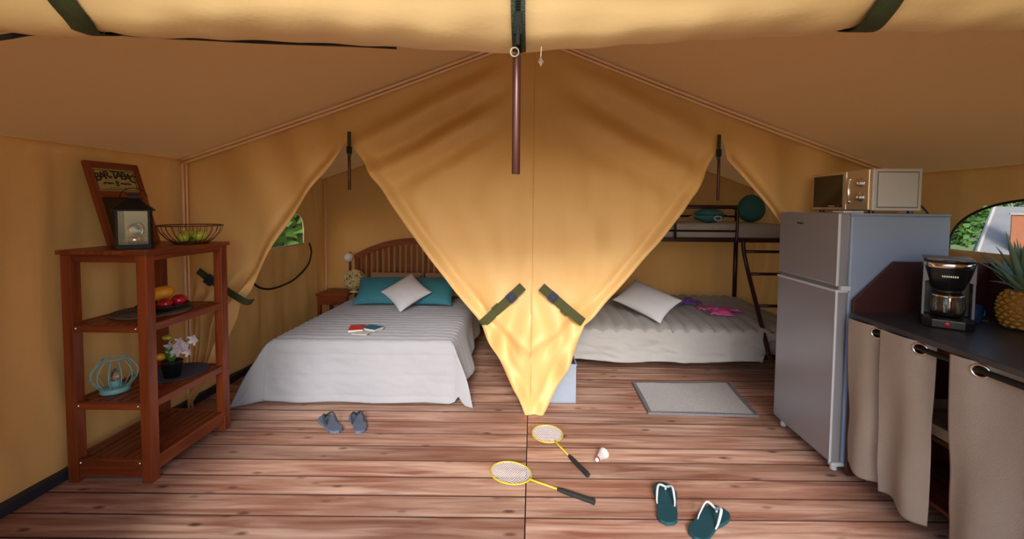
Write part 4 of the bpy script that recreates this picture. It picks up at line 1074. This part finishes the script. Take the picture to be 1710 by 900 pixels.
# curtain rod and curtains
RX, RZ_ = KX0-.002, .842
rd = empty('curtain_rod', (RX, KY0, RZ_), label='dark metal rod carrying the beige kitchen curtains', cat='curtain rod')
in_parent(MB().tube([(RX, KY0-.02, RZ_), (RX, KY1-.005, RZ_)], .012, 12).build('rod', 'blackmetal', smooth=True), rd)
for y_ in (KY0+.02, KY1-.03):
    in_parent(MB().tube([(RX, y_, RZ_), (KX0+.076, y_, RZ_)], .007, 8).build('bracket', 'blackmetal', smooth=True), rd)
def curtain(y0, y1, gy, label, seedv, hemz=.085, spreadb=0):
    """hangs from the rod: in front of it beyond the grommet, behind it on the near side"""
    e = empty('curtain', (RX, (y0+y1)/2, hemz), label=label, cat='curtain', group='beige curtains under the worktop')
    top = RZ_+.032; gr = .021
    def off(yy, z):
        t = (yy-gy)/.05; s = math.tanh(t)                      # beyond grommet (far) -> room side, near -> behind rod
        zt = sm(hemz, RZ_, z)
        return -s*.024*(.35+.65*zt)+.022*math.sin((yy-y0)*26+seedv+z*1.2)*(1-zt)*.9+.012*nz(yy, z, seedv, 5)*(1-zt)
    nu, nv = 56, 70; mb = MB(); idx = {}
    for j in range(nv+1):
        z = hemz+(top-hemz)*j/nv
        for i in range(nu+1):
            u = i/nu; w = 1+spreadb*(1-j/nv); yy = y0+(y1-y0)*(.5+(u-.5)*w); Y_, Z_ = yy, z+.012*math.sin(u*7+seedv)*(1-j/nv)
            d = math.hypot(yy-gy, z-RZ_)
            if d < gr*1.35 and d > 1e-6: Y_ = gy+(yy-gy)*gr/d; Z_ = RZ_+(z-RZ_)*gr/d
            mb.v.append(Vector((RX+off(yy, z), Y_, Z_)))
    for j in range(nv):
        for i in range(nu):
            q = [j*(nu+1)+i, j*(nu+1)+i+1, (j+1)*(nu+1)+i+1, (j+1)*(nu+1)+i]
            c_ = sum((mb.v[k] for k in q), Vector())/4
            yc, zc = y0+(y1-y0)*(i+.5)/nu, hemz+(top-hemz)*(j+.5)/nv
            if math.hypot(yc-gy, zc-RZ_) < gr*.95: continue
            mb.f.append(tuple(q))
    in_parent(mb.build('cloth', 'curtain', smooth=True, solid=.0025), e)
    pts = []
    for k in range(24):
        a = 2*PI*k/24; yy, zz = gy+.024*math.cos(a), RZ_+.024*math.sin(a); pts.append((RX+off(yy, zz)-.003, yy, zz))
    in_parent(MB().tube(pts, .0055, 6, closed=True).build('grommet', 'chrome', smooth=True), e)
curtain(2.045, 2.272, 2.105, 'beige curtain next to the refrigerator', 1)
curtain(1.815, 2.062, 1.870, 'middle beige curtain hanging left of the open gap', 2.5, .07)
curtain(1.33, 1.715, 1.615, 'beige curtain nearest the viewer, right of the open gap', 4, .06, -.02)

# coffee maker
cx_, cy_ = at(1580, 541, Z=WZ).x, at(1580, 541, Z=WZ).y
cx_ = 1.985; cy_ = 2.045
cm = empty('coffee_maker', (cx_, cy_, WZ), math.radians(-38), label='black drip coffee maker with glass jug on the worktop', cat='coffee maker')
def cp_(mb, nm, m, bevel=.004, smooth=False, par=None): return mb.build(nm, m, par or cm, bevel=bevel, smooth=smooth)
cp_(MB().prism([(-.115, -.085), (-.07, -.115), (.07, -.115), (.115, -.085), (.115, .125), (-.115, .125)], 0, .045, 'XY'), 'base', 'black', .008)
cp_(MB().lathe([(.072, 0), (.072, .004), (.001, .004)], (0, -.02, .045), 28), 'hot_plate', 'blackmetal', 0)
cp_(MB().box((-.11, .055, .04), (.11, .125, .30)), 'water_tank', 'black', .010)
for sx in (-1, 1): cp_(MB().box((sx*.108-.006, -.045, .05), (sx*.108+.006, -.030, .25)).prism([(sx*.114, .215), (sx*.114, .318), (sx*.085, .225)], -.055, -.040), 'side_strip', 'greyplastic', .002)
cp_(MB().lathe([(.070, .185), (.098, .245), (.108, .315), (.112, .322), (.112, .330), (.001, .335)], (0, .0, 0), 36), 'filter_housing', 'black', 0, True)
cp_(MB().lathe([(.1095, .290), (.1125, .292), (.1125, .312), (.1105, .314)], (0, .0, 0), 36, cap=False), 'chrome_band', 'chrome', 0, True)
lid = MB().prism([(-.100, -.08), (-.06, -.108), (.06, -.108), (.100, -.08), (.112, .125), (-.112, .125)], .326, .338, 'XY'); cp_(lid, 'lid', 'greyplastic', .006)
sw = MB().ball((-.005, -.117, .024), .014, 8, (1.1, .3, .8)); cp_(sw, 'switch', 'red', 0, True)
lg = MB()
for k in range(8): lg.box((-.036+k*.009, -.1005-.002, .248), (-.030+k*.009, -.096, .256))
cp_(lg, 'nameplate', 'chrome', 0)
jg = cp_(MB().lathe([(.062, .052), (.074, .065), (.082, .10), (.074, .145), (.060, .168), (.056, .170), (.070, .144), (.078, .10), (.070, .067), (.058, .056), (.001, .055)], (0, -.02, 0), 32, cap=False), 'glass_jug', 'glass', 0, True)
cp_(MB().lathe([(.060, .166), (.062, .182), (.001, .184)], (0, -.02, 0), 24), 'jug_lid', 'black', 0, True, jg)
cp_(MB().lathe([(.0765, .150), (.0785, .152), (.072, .162), (.070, .160)], (0, -.02, 0), 28, cap=False), 'jug_band', 'chrome', 0, True, jg)
cp_(MB().tube(smooth_path([(.0, -.09, .165), (.0, -.125, .155), (.0, -.125, .10), (.0, -.104, .075)]), .008, 8, flat=.7), 'jug_handle', 'chrome', 0, True, jg)

cm.scale = (.80, .80, .97)
# small blue mug with a spoon and cable
mgx, mgy = 2.185, 2.12
mu = empty('mug', (mgx, mgy, WZ), label='dark blue mug between the coffee maker and the pineapple', cat='mug')
MB().lathe([(.001, 0), (.034, 0), (.038, .005), (.040, .085), (.037, .085), (.035, .008), (.001, .006)], n=28, cap=False).build('mug_body', 'bluemug', mu, smooth=True)
MB().tube(smooth_path([(.038, 0, .068), (.062, 0, .060), (.062, 0, .030), (.038, 0, .020)]), .005, 8).build('handle', 'bluemug', mu, smooth=True)
tag(MB().tube(smooth_path([(2.13, 2.16, WZ+.17), (2.20, 2.19, WZ+.165), (2.26, 2.20, WZ+.12), (2.25, 2.20, WZ+.05), (2.245, 2.17, WZ+.006), (2.27, 2.12, WZ+.004)]), .003, 6).build('appliance_cord', 'cable', smooth=True), 'thin grey cord curling behind the blue mug', 'cord')
sp2 = MB().tube([(2.24, 2.02, WZ+.003), (2.32, 1.985, WZ+.003)], .0028, 6, flat=.5); sp2.ball((2.335, 1.98, WZ+.004), .012, 8, (1.3, .8, .25))
tag(sp2.build('teaspoon', 'chrome', smooth=True), 'small steel teaspoon lying in front of the mug', 'spoon')

# pineapple
pxx, pyy = at(1695, 541, Z=WZ).x, at(1695, 541, Z=WZ).y
pxx, pyy = 2.285, 1.985
pa = empty('pineapple', (pxx, pyy, WZ+.004), label='ripe pineapple with tall green crown on the worktop', cat='pineapple')
PRF = [(0, .050), (.012, .066), (.04, .082), (.09, .089), (.13, .084), (.16, .070), (.178, .045), (.183, .02)]
def prr(z): return interp(PRF, z)
MB().lathe([(prr(z)*.96, z) for z in [i*.183/18 for i in range(19)]], n=32).build('flesh', 'pinebody', pa, smooth=True)
rows, per = 10, 13; eye = None
for r_ in range(rows):
    z = .014+r_*.0172; rr = prr(z)
    for k in range(per):
        a = 2*PI*(k+.5*(r_ % 2))/per
        if eye is None:
            em = MB(); w = .0205; h = .0118
            em.v = [Vector(p) for p in ((0,-w,0),(0,0,-h),(0,w,0),(0,0,h),(.006,-w*.55,0),(.006,0,-h*.6),(.006,w*.55,0),(.006,0,h*.6),(.0105,0,.002))]
            em.f = [(0,1,5,4),(1,2,6,5),(2,3,7,6),(3,0,4,7),(4,5,8),(5,6,8),(6,7,8),(7,4,8)]
            o = em.build('rind_eye', 'pineeye', pa); eye = o
        else:
            o = eye.copy(); COL.objects.link(o); o.parent = pa
        sl_ = (prr(z+.01)-prr(z-.01 if z > .01 else 0))/.02
        o.location = (rr*.955*math.cos(a), rr*.955*math.sin(a), z); o.rotation_euler = (0, math.atan(sl_)*.9, a); q = rr/.089; o.scale = (1, q, 1)
        o.rotation_mode = 'XYZ'; o.rotation_euler = (Matrix.Rotation(a, 3, 'Z') @ Matrix.Rotation(math.atan(sl_)*.9, 3, 'Y')).to_euler()
rnd = random.Random(3)
for k in range(46):
    t = k/45; a = k*2.39996; el = math.radians(16+66*t+rnd.uniform(-7, 7)); ln = .11+.11*math.sin(PI*min(1, t*.9))+.07*t; ln *= rnd.uniform(.85, 1.1)
    d = (math.cos(a)*math.cos(el), math.sin(a)*math.cos(el), math.sin(el))
    dr = -.05*(1-t) if rnd.random() < .65 else .03
    br = .014
    blade((d[0]*br, d[1]*br, .175+.035*t), d, ln*.93, .0185-.005*t, dr*rnd.uniform(.5, 1.2), 'pineleaf', pa, 'leaf', 7, .45)

# ================================================================== THINGS ON THE FLOOR
# bin/basket
bx0, bx1 = .055, .335; byf, byb = 3.13, 3.40; bh = .292
bkt = empty('storage_box', ((bx0+bx1)/2, byf, 0), label='pale blue open fabric storage box behind the partition tip', cat='box')
t_ = .008
bm2 = MB()
bm2.box((bx0, byf, 0), (bx1, byb, t_)); 
for a, b in (((bx0, byf, t_), (bx1, byf+t_, bh)), ((bx0, byb-t_, t_), (bx1, byb, bh)), ((bx0, byf+t_, t_), (bx0+t_, byb-t_, bh)), ((bx1-t_, byf+t_, t_), (bx1, byb-t_, bh))):
    in_parent(MB().box(a, b).build('side_panel', 'basket', bevel=.003), bkt)
in_parent(bm2.build('bottom', 'basket'), bkt)
in_parent(MB().tube([(bx1+.002, byf+.10, bh-.03), (bx1+.014, byf+.11, bh-.05), (bx1+.014, byf+.17, bh-.05), (bx1+.002, byf+.18, bh-.03)], .006, 6).build('handle', 'basket', smooth=True), bkt)
# mat
q = [at(1056, 641, Z=.0), at(1216, 641, Z=.0), at(1267, 697, Z=.0), at(1083, 692, Z=.0)]
mt = empty('floor_mat', (q[3].x, q[3].y, 0), label='grey woven mat with dark border in front of the bunk bed', cat='mat')
def qp(u, v): return q[3].lerp(q[2], u).lerp(q[0].lerp(q[1], u), v)
def mf(u, v):
    p = qp(u, v); return (p.x, p.y, .010+.0018*math.sin(u*2*PI*40)*math.sin(v*2*PI*24)+.004*math.sin(u*9)*v*v)
in_parent(MB().grid(mf, 160, 96).build('weave', 'mat', smooth=True, solid=.004), mt)
loop = [qp(u/20, 0) for u in range(21)]+[qp(1, v/12) for v in range(1, 13)]+[qp(1-u/20, 1) for u in range(1, 21)]+[qp(0, 1-v/12) for v in range(1, 12)]
def bf(u, v): pass
ml = MB(); cc = qp(.5, .5)
for p in loop: 
    d = (cc-p).normalized(); ml.v += [Vector((p.x-d.x*.004, p.y-d.y*.004, .002)), Vector((p.x-d.x*.002, p.y-d.y*.002, .016)), Vector((p.x+d.x*.026, p.y+d.y*.022, .017)), Vector((p.x+d.x*.030, p.y+d.y*.024, .010))]
n = len(loop)
for i in range(n):
    for j in range(3): ml.f.append((i*4+j, ((i+1) % n)*4+j, ((i+1) % n)*4+j+1, i*4+j+1))
in_parent(ml.build('border', 'matedge'), mt)

# flip-flops
def flipflop(name, heel, toe, w, m, ms, label, group, right=True, arch_=1.0, strap_sc=1.0):
    A, B = at(*heel, Z=.01), at(*toe, Z=.01); ln = (B-A).length; ang = math.atan2(B.y-A.y, B.x-A.x)-PI/2
    e = empty(name, (A.x, A.y, 0), ang, label=label, cat='flip-flop', group=group); sgn_ = 1 if right else -1
    half = [(0, .0), (.04, .55), (.12, .80), (.30, .82), (.50, .78), (.66, .95), (.78, 1.0), (.90, .86), (.97, .55), (1.0, .0)]
    out = []
    N2 = 40
    for k in range(N2+1):
        t = .5-.5*math.cos(PI*k/N2); wv = interp(half, t)*w/2 if 0 < t < 1 else 0; bend = sgn_*-.006*math.sin(t*PI*1.2)
        out.append((wv+bend, t*ln))
    for k in range(N2-1, 0, -1):
        t = .5-.5*math.cos(PI*k/N2); wv = interp(half, t)*w/2; bend = sgn_*-.006*math.sin(t*PI*1.2)
        out.append((-wv+bend, t*ln))
    mb = MB(); mb.prism(out, .002, .020, 'XY'); s = mb.build('sole', m, e, bevel=.004)
    toep = Vector((sgn_*-.004, ln*.80, .020)); pk = Vector((sgn_*-.004, ln*.785, .020+.020*arch_))
    for sd in (-1, 1):
        end = Vector((sd*w*.36, ln*.40, .020)); mid = Vector((sd*w*.30, ln*.66, .020+.044*arch_*strap_sc))
        P = smooth_path([toep+Vector((0, 0, -.002)), toep+Vector((0, 0, .010)), pk+Vector((sd*.006, -.006, .002)), mid, end.lerp(mid, .35)+Vector((sd*.004, 0, 0)), end], 5)
        K = len(P); MB().tube(P, [.0035+.0045*math.sin(PI*min(1, i/K*1.05)) for i in range(K)], 8, flat=.6).build('strap', ms, e, smooth=True)
    return e
flipflop('flip_flop', (1114, 876), (1109, 808), .112, 'tealrub', 'white', 'dark teal flip-flop with white strap, left and upright one', 'teal flip-flops on the deck', False)
flipflop('flip_flop', (1160, 900), (1206, 850), .116, 'tealrub', 'white', 'dark teal flip-flop with white strap, nearest the viewer', 'teal flip-flops on the deck', True, 1.1, 1.1)
flipflop('sandal', (566, 721), (539, 695), .095, 'greyrub', 'darkrub', 'grey-blue sandal with dark strap, left of its pair by the bed', 'grey sandals at the bed foot', True)
flipflop('sandal', (602, 722), (593, 691), .095, 'greyrub', 'darkrub', 'grey-blue sandal with dark strap, right of its pair by the bed', 'grey sandals at the bed foot', False)

# rackets
def racket(hc_, he, hl, hw, label):
    """hc_: pixel of the head centre, he: pixel of the handle end; hl, hw head half sizes"""
    A, B = at(*hc_, Z=.012), at(*he, Z=.012); d = (B-A); ln = d.length; ang = math.atan2(d.y, d.x)
    e = empty('badminton_racket', (A.x, A.y, 0), ang, label=label, cat='racket', group='badminton rackets on the deck')
    loop = [(hl*math.cos(t), hw*math.sin(t), .012) for t in [2*PI*i/44 for i in range(44)]]
    MB().tube(loop, .0048, 8, closed=True).build('frame', 'yellow', e, smooth=True)
    st = MB(); k = -hw+.012
    while k < hw-.004:
        x = hl*math.sqrt(max(0, 1-(k/hw)**2)); st.tube([(-x, k, .012), (x, k, .012)], .0012, 4); k += .0115
    k = -hl+.012
    while k < hl-.004:
        y_ = hw*math.sqrt(max(0, 1-(k/hl)**2)); st.tube([(k, -y_, .0124), (k, y_, .0124)], .0012, 4); k += .0115
    o = st.build('strings', 'strings', e); o['kind'] = 'stuff'
    MB().tube([(hl-.004, 0, .012), (hl+.02, 0, .012), (ln-.19, 0, .0125)], [.0075, .005, .005], 8).build('shaft', 'yellow', e, smooth=True)
    MB().tube([(ln-.20, 0, .0135), (ln-.17, 0, .0135), (ln-.02, 0, .0145), (ln, 0, .0145)], [.008, .012, .0135, .0145], 8).build('grip', 'blackmatte', e)
    return e
racket((853, 789), (993, 839), .118, .092, 'yellow badminton racket nearest the viewer, handle pointing right')
racket((914, 724), (982, 794), .105, .095, 'yellow badminton racket further back, below the partition tip')
# shuttlecock
sA = at(997, 768, Z=.014)
sh = empty('shuttlecock', (sA.x, sA.y, 0), label='white shuttlecock with red band lying right of the rackets', cat='shuttlecock')
ax = Vector((.55, .55, .12)).normalized(); qz = ax.to_track_quat('Z', 'Y').to_matrix().to_4x4()
T = Matrix.Translation((0, 0, .016)) @ qz
MB().lathe([(.001, -.013), (.009, -.010), (.013, 0), (.013, .008)], n=16, mtx=T).build('cork', 'petal', sh, smooth=True)
MB().lathe([(.0135, .0), (.0138, .010)], n=16, mtx=T, cap=False).build('band', 'red', sh, smooth=True)
for k in range(14):
    a = 2*PI*k/14; c_, s2 = math.cos(a), math.sin(a); p = []
    for r1_, z1_, w_ in ((.011, .006, .001), (.020, .030, .003), (.031, .066, .008), (.031, .074, .003)):
        for sg2 in (-1, 1): p.append(T @ Vector((r1_*c_-sg2*w_*s2, r1_*s2+sg2*w_*c_, z1_)))
    zmin = min(v.z for v in p)
    p = [Vector((v.x, v.y, max(v.z, .002))) for v in p]
    MB().add(p, [(0,1,3,2), (2,3,5,4), (4,5,7,6)]).build('feather', 'paper', sh)

# ================================================================== OUTSIDE THE WINDOWS
tag(MB().box((-40, -25, -1.27), (40, 45, -1.15)).build('lawn', 'grass'), 'sunlit green lawn outside the tent windows', 'lawn', kind='structure')
def leafcloud(name, c, r, n, m, parent, size=.12, seedv=0, flat=1):
    R_ = random.Random(seedv); mb = MB()
    for _ in range(n):
        v = Vector((R_.gauss(0, 1), R_.gauss(0, 1), R_.gauss(0, 1))).normalized()*(R_.random()**.33)
        rad = 1+.35*nz(v.x, v.y, v.z+seedv, 2.2)
        p = Vector((v.x*r[0], v.y*r[1], v.z*r[2]))*rad+Vector(c)
        a = Vector((R_.gauss(0, 1), R_.gauss(0, 1), R_.gauss(0, 1))).normalized(); b = a.orthogonal().normalized(); s = size*R_.uniform(.6, 1.3)
        mb.add([p-a*s*.5, p+b*s*.35, p+a*s*.5, p-b*s*.35], [(0,1,2,3)])
    o = mb.build(name, m, parent, fixn=False); o['kind'] = 'stuff'; return o
def tree(x, y, h, r, m, label, seedv, cat='tree'):
    t = empty('garden_tree', (x, y, -1.15), label=label, cat=cat)
    MB().tube([(0, 0, 0), (.05, .02, h*.3), (-.03, .04, h*.62)], [.16, .12, .07], 8).build('trunk', 'trunk', t, smooth=True)
    leafcloud('foliage', (0, 0, h*.62), (r, r, h*.40), 5200, m, t, .26, seedv)
tree(-5.6, 8.4, 4.6, 1.7, 'foliage', 'dark green leafy tree outside the bedroom window', 2)
tree(-9.2, 12.4, 5.2, 2.2, 'foliage2', 'pale green tree further off outside the bedroom window', 3)
tree(16.6, 18.2, 4.3, 2.2, 'foliage', 'round green tree beside the grey roofed house', 5)
tree(24.5, 19.0, 4.6, 3.2, 'foliage', 'green tree behind the grey roofed house', 6)
def bush(x, y, r, m, label, seedv):
    b = empty('garden_bush', (x, y, -1.15), label=label, cat='bush')
    MB().tube([(0, 0, 0), (0, 0, r*.6)], [.04, .02], 6).build('stem', 'trunk', b)
    leafcloud('foliage', (0, 0, r*.55), (r, r*.8, r*.62), 2600, m, b, .14, seedv)
bush(7.6, 7.8, 1.15, 'foliage2', 'light green bush left of the house outside the kitchen window', 21)
bush(9.8, 9.0, .95, 'foliage2', 'light green bush in front of the grey roof', 22)
bush(12.4, 10.3, 1.2, 'foliage', 'darker green bush in front of the orange chimney', 23)
bush(-3.6, 6.3, 1.0, 'foliage2', 'low pale bush outside the bedroom window', 24)
# neighbouring house with long grey roof
ho = empty('neighbour_house', (18.1, 10.9, -1.15), math.radians(-45), label='low house with long grey roof and orange chimney outside', cat='house')
MB().box((-4.5, -2, 0), (4.5, 2, 1.0)).build('house_wall', 'render_white', ho)
MB().add([(-4.9, -2.5, .85), (4.9, -2.5, .85), (4.4, 0, 2.75), (-4.4, 0, 2.75), (-4.9, 2.5, .85), (4.9, 2.5, .85), (-4.9, -2.5, .72), (4.9, -2.5, .72)], [(0,1,2,3), (3,2,5,4), (0,3,4), (1,5,2), (6,7,1,0)]).build('roof', 'slateroof', ho)
MB().tube([(-4.9, -2.52, .84), (-4.4, -.02, 2.78)], .05, 6).build('verge_board', 'render_white', ho)
MB().box((-4.10, -1.75, 1.1), (-3.82, -1.4, 2.50)).build('chimney', 'brick', ho)
MB().box((-4.14, -1.79, 2.50), (-3.78, -1.36, 2.56)).build('chimney_cap', 'render_white', ho)
MB().box((-4.0, -2.03, .1), (-3.2, -1.99, .75)).build('window_shutter', 'shutter', ho)
# a small shed seen through the bedroom window
sd_ = empty('garden_shed', (-7.3, 10.6, -1.15), .3, label='small bluish shed between trees outside the bedroom window', cat='shed')
MB().box((-.7, -.6, 0), (.7, .6, 1.9)).build('shed_wall', 'basket', sd_)
MB().prism([(-.85, 1.85), (.85, 1.85), (0, 2.35)], -.75, .75).build('roof', 'slateroof', sd_)
for x in (-.7, -.35, 0, .35, .7): MB().box((x-.03, -.63, 0), (x+.03, -.60, 1.88)).build('batten', 'render_white', sd_)
